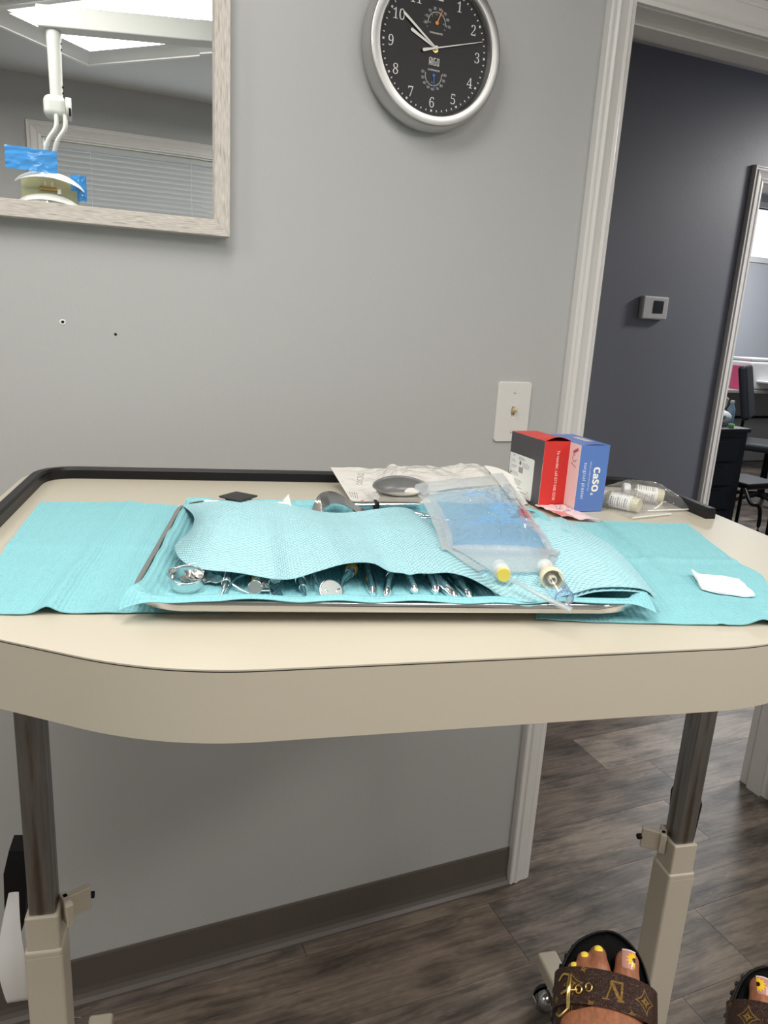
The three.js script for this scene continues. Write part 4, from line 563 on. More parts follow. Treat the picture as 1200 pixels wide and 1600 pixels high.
{
  const redF = canvasTex(512, 1024, (g, w, h) => { g.fillStyle = '#cf2b25'; g.fillRect(0, 0, w, h); g.fillStyle = 'rgba(255,255,255,0.35)'; for (const e of [0, w - 5]) g.fillRect(e, 0, 4, h); g.save(); g.translate(w * 0.50, h * 0.14); g.rotate(Math.PI / 2); g.fillStyle = '#f4e9e4'; g.font = '71px sans-serif'; g.fillText('To reorder, call 877-540-3258', 0, 0, 770); g.restore(); });
  const greyL = canvasTex(1024, 1024, (g, w, h) => { g.fillStyle = '#48454a'; g.fillRect(0, 0, w, h); g.save(); g.fillStyle = '#dfe1de'; const x0 = 10, x1 = 790, y0 = 330, y1 = 985, r = 40; g.beginPath(); g.moveTo(x0, y0); g.lineTo(x1 - r, y0); g.quadraticCurveTo(x1, y0, x1, y0 + r); g.lineTo(x1, y1 - r); g.quadraticCurveTo(x1, y1, x1 - r, y1); g.lineTo(x0, y1); g.closePath(); g.fill(); seed = 5; g.fillStyle = '#5b5b5c';
    const lines = (x, y, n, wd, st = 17, hh = 6) => { for (let k = 0; k < n; k++) { let xx = x; const end = x + wd * rnd(0.7, 1); while (xx < end) { const a = rnd(6, 20); g.fillRect(xx, y + k * st, a, hh); xx += a + 5; } } };
    lines(110, 350, 2, 80, 20, 8); lines(300, 365, 3, 210, 16, 8); lines(95, 430, 3, 120); lines(90, 520, 3, 160); lines(120, 620, 4, 240); lines(430, 440, 5, 220); lines(210, 730, 6, 260); lines(90, 905, 1, 640, 20, 11); lines(260, 850, 1, 190, 20, 12); lines(640, 870, 1, 60, 20, 12); g.fillStyle = '#8d8f8e'; g.fillRect(330, 520, 130, 90); g.fillStyle = '#6d6d6e'; g.beginPath(); g.arc(360, 455, 34, 0, 7); g.fill(); g.fillStyle = '#222'; g.beginPath(); g.moveTo(70, 660); g.lineTo(105, 660); g.lineTo(105, 610); g.lineTo(90, 640); g.lineTo(70, 640); g.fill(); g.restore(); });
  const r = carton('carton', 'dark grey and red carton with a white data label', 0.7235, 0.304, rad(8), 0.0445, 0.0985, 0.094, { front: redF, left: greyL, frontLabel: 'red panel with white lettering', leftLabel: 'dark grey panel with a white label' }, lin(0.55, 0.035, 0.025), { col: lin(0.62, 0.04, 0.028), arch: 0.006 }); 
  const blueF = canvasTex(512, 1024, (g, w, h) => { g.fillStyle = '#5777b8'; g.fillRect(0, 0, w, h); g.fillStyle = '#6f8ac4'; for (const y of [0, h - 4]) g.fillRect(0, y, w, 4); g.fillStyle = '#f2ead6'; g.save(); g.translate(w * 0.53, h * 0.32); g.rotate(Math.PI / 2); g.font = 'bold 158px sans-serif'; g.lineWidth = 6; g.strokeStyle = '#f6f1e2'; g.fillText('CaSO', 0, 0, 400); g.strokeText('CaSO', 0, 0, 400); g.font = 'bold 74px sans-serif'; g.fillText('4', 402, 14); g.restore();
    g.fillStyle = '#cfd8ea'; g.save(); g.translate(w * 0.375, h * 0.235); g.rotate(Math.PI / 2); g.font = '36px sans-serif'; g.fillText('calcium sulfate hemihydrate', 0, 0, 590); g.restore(); g.fillStyle = '#e4e6ea'; g.save(); g.translate(w * 0.17, h * 0.255); g.rotate(Math.PI / 2); g.font = '74px sans-serif'; let x = 0; for (const ch of 'surgical plaster') { g.fillText(ch, x, 0); x += g.measureText(ch).width * 0.92 + 7; } g.restore(); });
  const pinkL = canvasTex(512, 512, (g, w, h) => { g.fillStyle = '#e9cfcc'; g.fillRect(0, 0, w, h); g.fillStyle = '#e9dad6'; g.fillRect(0, 0, 300, h); g.fillStyle = '#b8576c'; g.save(); g.translate(410, 60); g.rotate(-0.5); g.fillRect(0, 0, 70, 24); g.restore(); g.strokeStyle = '#a98a94'; g.lineWidth = 9; g.beginPath(); g.arc(440, 110, 26, 0.3, 5); g.moveTo(400, 150); g.lineTo(470, 180); g.stroke(); });
  const blueT = canvasTex(256, 512, (g, w, h) => { g.fillStyle = '#5f7cba'; g.fillRect(0, 0, w, h); g.fillStyle = '#e8e2d2'; g.fillRect(150, 150, 60, 210); g.fillStyle = '#2e3c66'; for (let i = 0; i < 5; i++) g.fillRect(160, 165 + i * 38, 38, 16); });
  carton('carton', 'blue carton reading CaSO4 surgical plaster', 0.7725, 0.325, rad(6), 0.0475, 0.0975, 0.098, { front: blueF, left: pinkL, frontLabel: 'blue panel with cream lettering', leftLabel: 'pale pink panel' }, lin(0.10, 0.18, 0.46), { tex: blueT, arch: 0.0015 });
}
{ // pink printed wrapper under the cartons
  const t = canvasTex(256, 256, (g, w, h) => { g.fillStyle = '#e3cfd0'; g.fillRect(0, 0, w, h); g.fillStyle = '#dd8f8c'; g.fillRect(0, 0, 130, 120); g.fillStyle = '#8f8aa8'; seed = 3; for (let i = 0; i < 60; i++) g.fillRect(rnd(110, 230), rnd(110, 250), rnd(4, 20), rnd(3, 8)); g.fillStyle = '#b03b3b'; for (let i = 0; i < 12; i++) g.fillRect(rnd(0, 120), rnd(0, 100), 3, rnd(10, 30)); });
  const c = [[0.703, 0.353, 0.004], [0.748, 0.353, 0.0025], [0.762, 0.4365, 0.0025], [0.715, 0.418, 0.004]];
  const o = onTable('printed_pouch', 'crumpled pink and white printed pouch in front of the cartons', 'pouch', 0.735, 0.39); part('sheet', sheet((s, q) => { const p = lerp3(lerp3(c[0], c[1], s), lerp3(c[3], c[2], s), q); return V3(p[0] - 0.735, p[2] + 0.0022 + 0.003 * fbm(s * 4, q * 5, 8) + 0.002 * Math.sin(s * 9) * q, p[1] - 0.39); }, 30, 30, 0.0005), std({ map: t, roughness: 0.35, side: THREE.DoubleSide }), o);
}
{ // vials in zip bags
  const film = phys({ color: lin(0.97, 0.97, 0.97), roughness: 0.09, transmission: 0.93, thickness: 0, ior: 1.4 });
  const glassV = phys({ color: lin(0.93, 0.93, 0.88), roughness: 0.06, transmission: 0.9, thickness: 0, ior: 1.45 });
  const lab = canvasTex(512, 256, (g, w, h) => { g.fillStyle = '#e8e7e3'; g.fillRect(0, 0, w, h); g.fillStyle = '#4d4c50'; seed = 77; for (let k = 0; k < 8; k++) for (let j = 0; j < 4; j++) { let x = 20 + j * 125; const e = x + 95; while (x < e) { const a = rnd(4, 16); g.fillRect(x, 20 + k * 27, a, k % 3 ? 7 : 13); x += a + 5; } } });
  const vial = (label, a, b, r, zip) => { const o = onTable('glass_vial', label, 'vial', a[0], a[1], a[2]); const A = V3(0, 0, 0), B = V3(b[0] - a[0], b[2] - a[2], b[1] - a[1]), L = B.length(); const g = new THREE.Quaternion().setFromUnitVectors(V3(0, 1, 0), B.clone().normalize());
    const P = (n, geo, m, lb) => { const q = part(n, geo, m, o, lb); q.quaternion.copy(g); return q; };
    P('glass_body', lathe([[0, 0], [r * 0.9, 0], [r, 0.002], [r, L * 0.72], [r * 0.95, L * 0.76], [r * 0.72, L * 0.80], [r * 0.72, L * 0.84]], 32), glassV); P('powder', cyl(r * 0.9, r * 0.9, L * 0.18, 24).translate(0, L * 0.10, 0), std({ color: lin(0.74, 0.68, 0.52), roughness: 0.9 })); P('label_wrap', cyl(r * 1.015, r * 1.015, L * 0.5, 36, 1, true).translate(0, L * 0.42, 0), std({ map: lab, roughness: 0.5, side: THREE.DoubleSide }), 'white printed label'); P('crimp_cap', lathe([[0, L * 0.82], [r * 0.8, L * 0.82], [r * 0.98, L * 0.84], [r * 0.98, L * 0.97], [r * 0.85, L], [0, L]], 32), std({ color: lin(0.66, 0.66, 0.65), roughness: 0.3 })); return o; };
  vial('labelled glass vial lying beside the blue carton', [0.8545, 0.3850, 0.0125], [0.8140, 0.3330, 0.0145], 0.0115); vial('labelled glass vial lying by the black rim', [0.9230, 0.3360, 0.0150], [0.8650, 0.3130, 0.0200], 0.0115);
  const bag = (label, c, up, sd) => { const u0 = (c[0][0] + c[2][0]) / 2, v0 = (c[0][1] + c[2][1]) / 2, o = onTable('zip_bag', label, 'plastic bag', u0, v0); const f = (k) => (s, t) => { const p = lerp3(lerp3(c[0], c[1], s), lerp3(c[3], c[2], s), t); const w = Math.sin(Math.PI * s) ** 0.6 * Math.sin(Math.PI * t) ** 0.5; return V3(p[0] - u0, k ? 0.0012 + 0.0006 * nz(s * 6, t * 6, sd) : 0.0022 + p[2] + up * w + 0.0065 * fbm(s * 4.5 + t, t * 7, sd) * Math.min(1, w * 2), p[1] - v0); };
    part('upper_film', grid(f(0), 50, 36), film, o); part('lower_film', grid(f(1), 16, 12), film, o); part('zip_strip', vtube([[c[3][0] - u0, 0.003, c[3][1] - v0], [(c[3][0] + c[2][0]) / 2 - u0, 0.0035, (c[3][1] + c[2][1]) / 2 - v0 + 0.001], [c[2][0] - u0, 0.003, c[2][1] - v0]], [0.0014, 0.0014, 0.0014], 8), phys({ color: lin(0.95, 0.95, 0.95), roughness: 0.2, transmission: 0.5, thickness: 0 }), o); };
  bag('clear zip bag around the vial beside the blue carton', [[0.806, 0.318, 0.004], [0.872, 0.345, 0.004], [0.900, 0.396, 0.001], [0.825, 0.418, 0.001]], 0.026, 4); bag('clear zip bag around the vial by the black rim', [[0.845, 0.268, 0.010], [0.945, 0.285, 0.004], [0.952, 0.370, 0.002], [0.872, 0.378, 0.004]], 0.028, 12);
}
// ---------- dental lamp seen in the mirror ----------
{
  const o = thing('dental_lamp', 'grey dental lamp on a ceiling arm wrapped in blue barrier film', 'dental lamp', [0.017, 1.67, 1.30]);
  const arm = part('arm', rbx(0.95, 0.056, 0.062, 0.004, 2).translate(0.475 - 0.038, 0, 0), M.lampBody, o); arm.position.set(0, 0.512, 0); arm.rotation.set(0, rad(14), rad(1));
  part('ceiling_post', cyl(0.035, 0.035, 0.26, 24), M.lampBody, o).position.set(0.87, 0.64, -0.215);
  part('post', join([cyl(0.0215, 0.0195, 0.052, 28).translate(0, 0.465, 0), cyl(0.0195, 0.0175, 0.128, 28).translate(0, 0.375, 0)]), M.lampBody, o);
  for (const y of [0.452, 0.436, 0.338, 0.322]) part('set_screw', cyl(0.003, 0.003, 0.004, 8).rotateZ(Math.PI / 2).translate(0.0185, y, -0.005), M.blackMatt, o);
  const j = part('joint', join([rbx(0.062, 0.062, 0.062, 0.02, 4), cyl(0.031, 0.031, 0.016, 32).rotateZ(Math.PI / 2).translate(0.037, 0, 0)]), M.lampBody, o); j.position.set(-0.006, 0.282, 0);
  part('joint_clip', join([bx(0.037, 0.043, -0.022, -0.002, -0.02, -0.004), bx(0.037, 0.043, -0.028, -0.006, 0.004, 0.02)]).translate(-0.006, 0.282, -0.012), M.blackMatt, o);
  for (const x of [0.0, 0.024]) part('bow_tube', vtube([[x - 0.004, 0.262, -0.022], [x - 0.006, 0.225, -0.026], [x - 0.03, 0.185, -0.022], [x - 0.045, 0.13, -0.01]], [0.0065, 0.0065, 0.0065, 0.0065], 12, 1, 24), M.lampBody, o);
  const blue = phys({ color: lin(0.07, 0.33, 0.78), roughness: 0.2, clearcoat: 0.6, side: THREE.DoubleSide });
  const shell = phys({ color: lin(0.84, 0.85, 0.83), roughness: 0.22, clearcoat: 0.4, side: THREE.DoubleSide });
  const film = (x0, x1, y0, y1, z, sd) => part('barrier_film', sheet((s, t) => V3(mix(x0, x1, s), mix(y0, y1, t) + 0.002 * nz(s * 5, sd), z - 0.008 * Math.sin(Math.PI * s) + 0.005 * fbm(s * 4, t * 6, sd)), 24, 14, 0.0006), blue, o, 'blue barrier film');
  film(-0.146, -0.008, 0.158, 0.096, -0.030, 2); film(-0.135, -0.02, 0.050, 0.034, -0.020, 5); film(0.028, 0.072, 0.105, 0.045, 0.012, 7); film(0.045, 0.072, 0.040, 0.008, 0.012, 8);
  const wing = (y, sc) => part('reflector_shade', sheet((s, t) => { const a = mix(-1.25, 1.25, s); return V3(-0.03 + Math.sin(a) * 0.098 * sc, y + 0.036 * Math.cos(a * 1.25) - 0.022 * t * Math.cos(a) - 0.012 * s, -0.075 * Math.cos(a) * (0.4 + 0.6 * t) + 0.02); }, 40, 8, 0.0012), shell, o, 'curved white shade'); wing(0.072, 1.02); wing(-0.012, 1.0);
  part('bulb_housing', rbx(0.052, 0.034, 0.03, 0.004).translate(-0.035, 0.045, 0.0), std({ color: lin(0.50, 0.33, 0.10), roughness: 0.4 }), o); part('back_reflector', grid((s, t) => { const a = mix(-1.1, 1.1, s); return V3(-0.03 + Math.sin(a) * 0.09, mix(0.09, 0.0, t), 0.035 - 0.03 * Math.cos(a)); }, 24, 4), std({ color: lin(0.62, 0.60, 0.36), metalness: 0.3, roughness: 0.3, side: THREE.DoubleSide }), o);
  part('bulb_pins', join([cyl(0.003, 0.003, 0.016, 8).translate(-0.045, 0.068, -0.006), cyl(0.003, 0.003, 0.016, 8).translate(-0.025, 0.068, -0.006), cyl(0.006, 0.006, 0.02, 10).translate(-0.006, 0.03, -0.01)]), M.white, o);
  part('handle_stem', vtube([[-0.04, 0.14, -0.008], [-0.035, 0.08, 0.02], [-0.03, 0.0, 0.03]], [0.009, 0.01, 0.009], 12), M.lampBody, o);
}
// ---------- paper strip and scrap by the left leg ----------
{
  const s = thing('paper_strip', 'white paper strip hanging in a curl beside the left table leg', 'paper', [-0.098, 0.48, 0.455], -TA); part('strip', sheet((a, t) => { const w = mix(-0.017, 0.017, a), y = mix(0.19, 0.004, t); const belly = Math.sin(Math.PI * t); const x = (t < 0.5 ? w * mix(0.35, 1, t * 2) : w) + 0.006 * (1 - belly) + (t > 0.88 ? (t - 0.88) * 0.14 * (a) : 0); return V3(x, y - (t > 0.9 ? (t - 0.9) * 0.02 : 0), 0.012 * belly + (t > 0.92 ? (t - 0.92) * -0.25 : 0) + 0.003 * (a - 0.5) ** 2); }, 8, 40, 0.0004), std({ color: lin(0.78, 0.77, 0.76), roughness: 0.6, side: THREE.DoubleSide }), s);
  const c = thing('paper_scrap', 'tiny white paper scrap on the floor by the cove base', 'paper', [-0.048, 0.0, 0.045]); part('scrap', sheet((a, t) => V3((a - 0.5) * 0.030, 0.001 + 0.008 * Math.sin(Math.PI * a) * t, (t - 0.5) * 0.010 * (1.2 - a)), 10, 5, 0.0004), M.white, c);
}
// ---------- feet and sandals ----------
const CAMM = new THREE.Matrix4().makeRotationFromEuler(camera.rotation);
function mcGeo(sdf, c, hs, res) {
  const mc = new MarchingCubes(res, M.white, false, false, 120000); mc.isolation = 0; const n = mc.size, h = n / 2;
  for (let k = 0; k < n; k++) for (let j = 0; j < n; j++) for (let i = 0; i < n; i++) mc.field[i + j * n + k * n * n] = -sdf(c[0] + (i - h) / h * hs[0], c[1] + (j - h) / h * hs[1], c[2] + (k - h) / h * hs[2]) * 100;
  mc.update(); const cnt = mc.count, pos = new Float32Array(cnt * 3); for (let i = 0; i < cnt; i++) for (let a = 0; a < 3; a++) pos[i * 3 + a] = c[a] + mc.positionArray[i * 3 + a] * hs[a];
  let g = new THREE.BufferGeometry(); g.setAttribute('position', new THREE.BufferAttribute(pos, 3)); g = mergeVertices(g, 1e-5); g.computeVertexNormals(); const uv = new Float32Array(g.attributes.position.count * 2); for (let i = 0; i < uv.length / 2; i++) { uv[2 * i] = g.attributes.position.getX(i) * 12; uv[2 * i + 1] = g.attributes.position.getZ(i) * 12; } g.setAttribute('uv', new THREE.BufferAttribute(uv, 2)); return g;
}
const cap = (p, a, b, ra, rb) => { const dx = b[0] - a[0], dy = b[1] - a[1], dz = b[2] - a[2], px = p[0] - a[0], py = p[1] - a[1], pz = p[2] - a[2]; const t = clamp((px * dx + py * dy + pz * dz) / (dx * dx + dy * dy + dz * dz)); return Math.hypot(px - dx * t, py - dy * t, pz - dz * t) - mix(ra, rb, t); };
const smin = (a, b, k) => { const h = Math.max(k - Math.abs(a - b), 0) / k; return Math.min(a, b) - h * h * k * 0.25; };
// a left foot; x to the big toe side, y up, toes towards -z
const TOES = [ // base, knuckle, tip, radii
  [[0.018, 0.017, -0.012], [0.0190, 0.018, -0.032], [0.0200, 0.0155, -0.0525], 0.0138, 0.0122],
  [[-0.004, 0.020, -0.015], [-0.0085, 0.021, -0.038], [-0.0100, 0.0130, -0.0535], 0.0106, 0.0090],
  [[-0.017, 0.019, -0.010], [-0.0205, 0.0195, -0.030], [-0.0235, 0.0120, -0.0455], 0.0098, 0.0082],
  [[-0.026, 0.017, -0.002], [-0.0305, 0.0170, -0.019], [-0.0335, 0.0115, -0.0340], 0.0092, 0.0076],
  [[-0.034, 0.015, 0.010], [-0.0395, 0.0135, -0.006], [-0.0420, 0.0095, -0.0180], 0.0086, 0.0072]];
function footSdf(x, y, z) {
  const p = [x, y, z]; let d = 1;
  for (const [a, b, r0, r1] of [[[0.021, 0.019, 0.004], [0.012, 0.055, 0.115], 0.0165, 0.026], [[0.004, 0.022, 0.000], [0.004, 0.060, 0.115], 0.0165, 0.026], [[-0.014, 0.020, 0.006], [-0.006, 0.054, 0.115], 0.0165, 0.024], [[-0.030, 0.017, 0.018], [-0.016, 0.040, 0.115], 0.0145, 0.022], [[0.002, 0.028, 0.15], [0.004, 0.075, 0.125], 0.026, 0.032], [[0.004, 0.075, 0.125], [0.006, 0.12, 0.150], 0.034, 0.033]]) d = smin(d, cap(p, a, b, r0, r1), 0.020);
  for (const [a, b, c, r0, r1] of TOES) { let t = cap(p, a, b, r0, r0 * 0.93); t = smin(t, cap(p, b, c, r0 * 0.93, r1), 0.006); d = smin(d, t, 0.0045); }
  return Math.max(d, 0.002 - y);
}
const footGeo = mcGeo(footSdf, [-0.008, 0.055, 0.05], [0.068, 0.085, 0.125], 92);
const skinT = dataTex(256, 256, (x, y) => { const v = 1 + per(x, y, 20, 4) * 0.22, r = per(y, x, 7, 3) * 0.1; return [0.60 * v + r * 0.3, 0.385 * v, 0.275 * v]; }), skinB = dataTex(256, 256, (x, y) => 0.5 + per(x, y, 60, 3) * 0.6, false);
const skin = phys({ map: skinT, roughness: 0.48, bumpMap: skinB, bumpScale: 0.0004, sheen: 0.15 });
const strapTex = canvasTex(1280, 320, (g, w, h) => {
  g.fillStyle = '#3a241b'; g.fillRect(0, 0, w, h); g.fillStyle = '#8a6a2c'; g.strokeStyle = '#8a6a2c';
  const LV = (x, y, s, a) => { g.save(); g.translate(x, y); g.rotate(a); g.scale(-s, s); g.lineWidth = 13; g.beginPath(); g.moveTo(-66, -60); g.lineTo(-30, -60); g.moveTo(-48, -60); g.lineTo(-62, 52); g.lineTo(0, 52); g.lineTo(6, 26); g.stroke(); g.translate(-18, 6); g.lineWidth = 20; g.beginPath(); g.moveTo(-26, -72); g.lineTo(16, 34); g.stroke(); g.lineWidth = 9; g.beginPath(); g.moveTo(16, 34); g.lineTo(54, -72); g.moveTo(-46, -72); g.lineTo(-6, -72); g.moveTo(36, -72); g.lineTo(76, -72); g.stroke(); g.restore(); };
  const star = (x, y, s, a, box) => { g.save(); g.translate(x, y); g.rotate(a); g.scale(s, s); g.lineWidth = 7; const P = (r, q) => { g.beginPath(); for (let i = 0; i < 4; i++) { const t = i * Math.PI / 2, t2 = t + Math.PI / 2; if (!i) g.moveTo(Math.cos(t) * r, Math.sin(t) * r); g.quadraticCurveTo(Math.cos(t + Math.PI / 4) * q, Math.sin(t + Math.PI / 4) * q, Math.cos(t2) * r, Math.sin(t2) * r); } g.closePath(); }; if (box) { P(76, 26); g.stroke(); P(44, 8); g.fill(); } else { P(58, 2); g.fill(); } g.fillStyle = '#3a241b'; g.beginPath(); g.arc(0, 0, 6, 0, 7); g.fill(); g.fillStyle = '#8a6a2c'; g.restore(); };
  LV(660, 165, 1.35, 0.06); star(950, 160, 1.35, 0.12, true); star(330, 170, 1.25, 0.1, true); star(430, 300, 0.8, 0.4, false); star(820, 10, 0.8, 0.2, false); star(500, 12, 0.8, 0.6, false); star(130, 60, 0.9, 0, false); star(1150, 20, 0.9, 0, false); star(1180, 290, 0.9, 0, false);
});
const pebble = dataTex(256, 256, (x, y) => { let m = 9, m2 = 9; const n = 18; for (let j = -1; j <= 1; j++) for (let i = -1; i <= 1; i++) { const cx = Math.floor(x * n) + i, cy = Math.floor(y * n) + j, hsh = Math.sin((((cx + n) % n) * 12.9 + ((cy + n) % n) * 78.2)) * 43758.5, px = cx + 0.5 + 0.42 * Math.sin(hsh), py = cy + 0.5 + 0.42 * Math.cos(hsh * 1.7), d = Math.hypot(x * n - px, y * n - py); if (d < m) { m2 = m; m = d; } else if (d < m2) m2 = d; } return clamp((m2 - m) * 1.6); }, false); pebble.repeat.set(4, 2);
const strapM = phys({ map: strapTex, roughness: 0.34, bumpMap: pebble, bumpScale: 0.0007, side: THREE.DoubleSide });
const strapPlain = phys({ color: lin(0.042, 0.018, 0.011), roughness: 0.36, bumpMap: pebble, bumpScale: 0.0007, side: THREE.DoubleSide });
const soleM = phys({ color: lin(0.010, 0.010, 0.011), roughness: 0.42, specularIntensity: 0.45 }), bedM = phys({ color: lin(0.006, 0.006, 0.006), roughness: 0.7, specularIntensity: 0.12 });
const yellow = phys({ color: lin(0.90, 0.68, 0.07), roughness: 0.18, clearcoat: 0.8 });
const outline = (k) => { const pts = [[0.004, -0.083], [0.032, -0.070], [0.047, -0.042], [0.0515, -0.005], [0.047, 0.035], [0.040, 0.085], [0.038, 0.130], [0.030, 0.163], [0.002, 0.176], [-0.026, 0.163], [-0.036, 0.130], [-0.040, 0.085], [-0.049, 0.040], [-0.053, 0.000], [-0.049, -0.035], [-0.033, -0.065]]; return smooth(pts.map(p => [p[0] * k * 0.96, p[1] * (1 - (1 - k) * 0.6)]), 88).slice(0, -1).map(p => [p.x, p.y]); };
const nailTex = canvasTex(128, 192, (g, w, h) => { g.fillStyle = '#b98b80'; g.fillRect(0, 0, w, h); g.fillStyle = '#ead9d4'; g.fillRect(0, 178, w, 14); g.fillStyle = '#efc02c'; g.translate(120, 96); for (let i = 0; i < 13; i++) { g.save(); g.rotate(i * Math.PI / 6.5); g.beginPath(); g.moveTo(18, -9); g.quadraticCurveTo(52, -19, 84, 0); g.quadraticCurveTo(52, 19, 18, 9); g.fill(); g.restore(); } g.fillStyle = '#2e1a0c'; g.beginPath(); g.arc(0, 0, 24, 0, 7); g.fill(); });
function poseFoot(g, S, heading, pitch, roll, mirror) { g.position.copy(S); g.rotation.order = 'YXZ'; g.rotation.set(rad(pitch), rad(-heading), rad(roll)); if (mirror) g.scale.x = -1; g.updateMatrixWorld(); }
function flipX(g) { const h = strip(g.clone()); h.scale(-1, 1, 1); const n = h.attributes; for (let i = 0; i < n.position.count; i += 3) for (const k of Object.keys(n)) { const a = n[k], s = a.itemSize; for (let c = 0; c < s; c++) { const t = a.array[(i + 1) * s + c]; a.array[(i + 1) * s + c] = a.array[(i + 2) * s + c]; a.array[(i + 2) * s + c] = t; } } if (n.normal) { } return h; }
const SL = V3(0.4868, 0.7148, 0.8945), SR = V3(0.6800, 0.6594, 0.9574);
function sandal(label, S, heading, pitch, roll, mir) {
  const o = thing('sandal', label, 'sandal', [0, 0, 0], 0, 'pair of buckled slide sandals'); poseFoot(o, S, heading, pitch, roll, false); const G = g => mir ? flipX(g) : g;
  const ring = (k, y) => outline(k).map(p => V3(p[0], y, p[1])).reverse();
  part('sole', G(capped([ring(0.95, -0.030), ring(1.0, -0.027), ring(1.005, -0.016), ring(0.985, -0.013), ring(0.985, -0.011), ring(1.0, -0.009), ring(1.0, 0.003), ring(0.985, 0.0062), ring(0.955, 0.0068), ring(0.935, 0.0045), ring(0.925, -0.003)])), soleM, o);
  const tread = []; for (let i = 0; i < 88; i += 2) { const p = outline(1.006)[i]; tread.push(bx(-0.0016, 0.0016, -0.029, -0.017, -0.0016, 0.0016).translate(p[0], 0, p[1])); } part('tread_teeth', G(join(tread)), soleM, o).userData.kind = 'stuff';
  part('footbed', G(capped([ring(0.93, -0.004), ring(0.93, 0.0008), ring(0.8, 0.0002), ring(0.3, -0.0005)])), bedM, o);
  // strap arches over the foot
  const arch = (z0f, z1f, h, m, n, off = 0, x0 = 0, x1 = 1) => part(n, G(sheet((s, t) => { const q = mix(x0, x1, s), a = mix(Math.PI, 0, q), c = Math.cos(a), sn = Math.pow(Math.sin(a), 0.75); const z = mix(z0f(q), z1f(q), t); const W = 0.0515 + off; return V3(c * W, -0.002 + sn * (h + 0.006 * t + 0.003 * c) + off, z); }, 60, 14, 0.0022)), m, o);
  arch(q => -0.029 - 0.007 * Math.sin(Math.PI * q), q => 0.007 - 0.009 * Math.sin(Math.PI * q), 0.0390, strapM, 'strap', 0.0012);
  part('strap_tail', G(sheet((s, t) => { const q = mix(0.0, 0.44, s), a = Math.PI * (1 - q), c = Math.cos(a), sn = Math.pow(Math.sin(a), 0.75); return V3(c * 0.0500, -0.002 + sn * 0.0415, mix(-0.002, 0.021 - 0.022 * s * s, t)); }, 24, 8, 0.002)), strapM, o);
  const onStrap = (q, z, off) => { const a = Math.PI * (1 - q), c = Math.cos(a), sn = Math.pow(Math.sin(a), 0.75); return V3(c * (0.0525 + off), -0.002 + sn * (0.040 + 0.003 * c) + off, z); };
  for (const [q, z] of [[0.325, -0.013], [0.385, -0.0165]]) { const e = part('eyelet', G(new THREE.TorusGeometry(0.0037, 0.0009, 10, 24).rotateX(Math.PI / 2).rotateZ(0.7).translate(...onStrap(q, z, 0.0048).toArray())), M.gold, o, 'gold eyelet'); }
  const q0 = 0.255, OS = (q, z, f) => onStrap(q, z, f).toArray();
  part('buckle', G(join([vtube([OS(q0, -0.025, 0.003), OS(q0 + 0.008, -0.011, 0.006), OS(q0, 0.005, 0.003)], [0.0013, 0.0017, 0.0013], 10, 1.4), vtube([OS(q0, 0.005, 0.003), OS(0.19, 0.013, 0.0035), OS(0.15, 0.011, 0.002)], [0.0013, 0.0012, 0.0012], 10), vtube([OS(q0, -0.025, 0.003), OS(0.20, -0.025, 0.003), OS(0.15, -0.019, 0.002)], [0.0013, 0.0012, 0.0012], 10), vtube([OS(0.19, -0.007, 0.003), OS(0.25, -0.010, 0.0055), OS(0.315, -0.0125, 0.004)], [0.0013, 0.0016, 0.0011], 10)])), M.gold, o, 'gold buckle');
  return o;
}
sandal('brown monogram slide sandal with a gold buckle, in front of the table leg', SL, 37, 35, 0, false); sandal('brown monogram slide sandal away from the table leg', SR, 44, 35, 0, true);
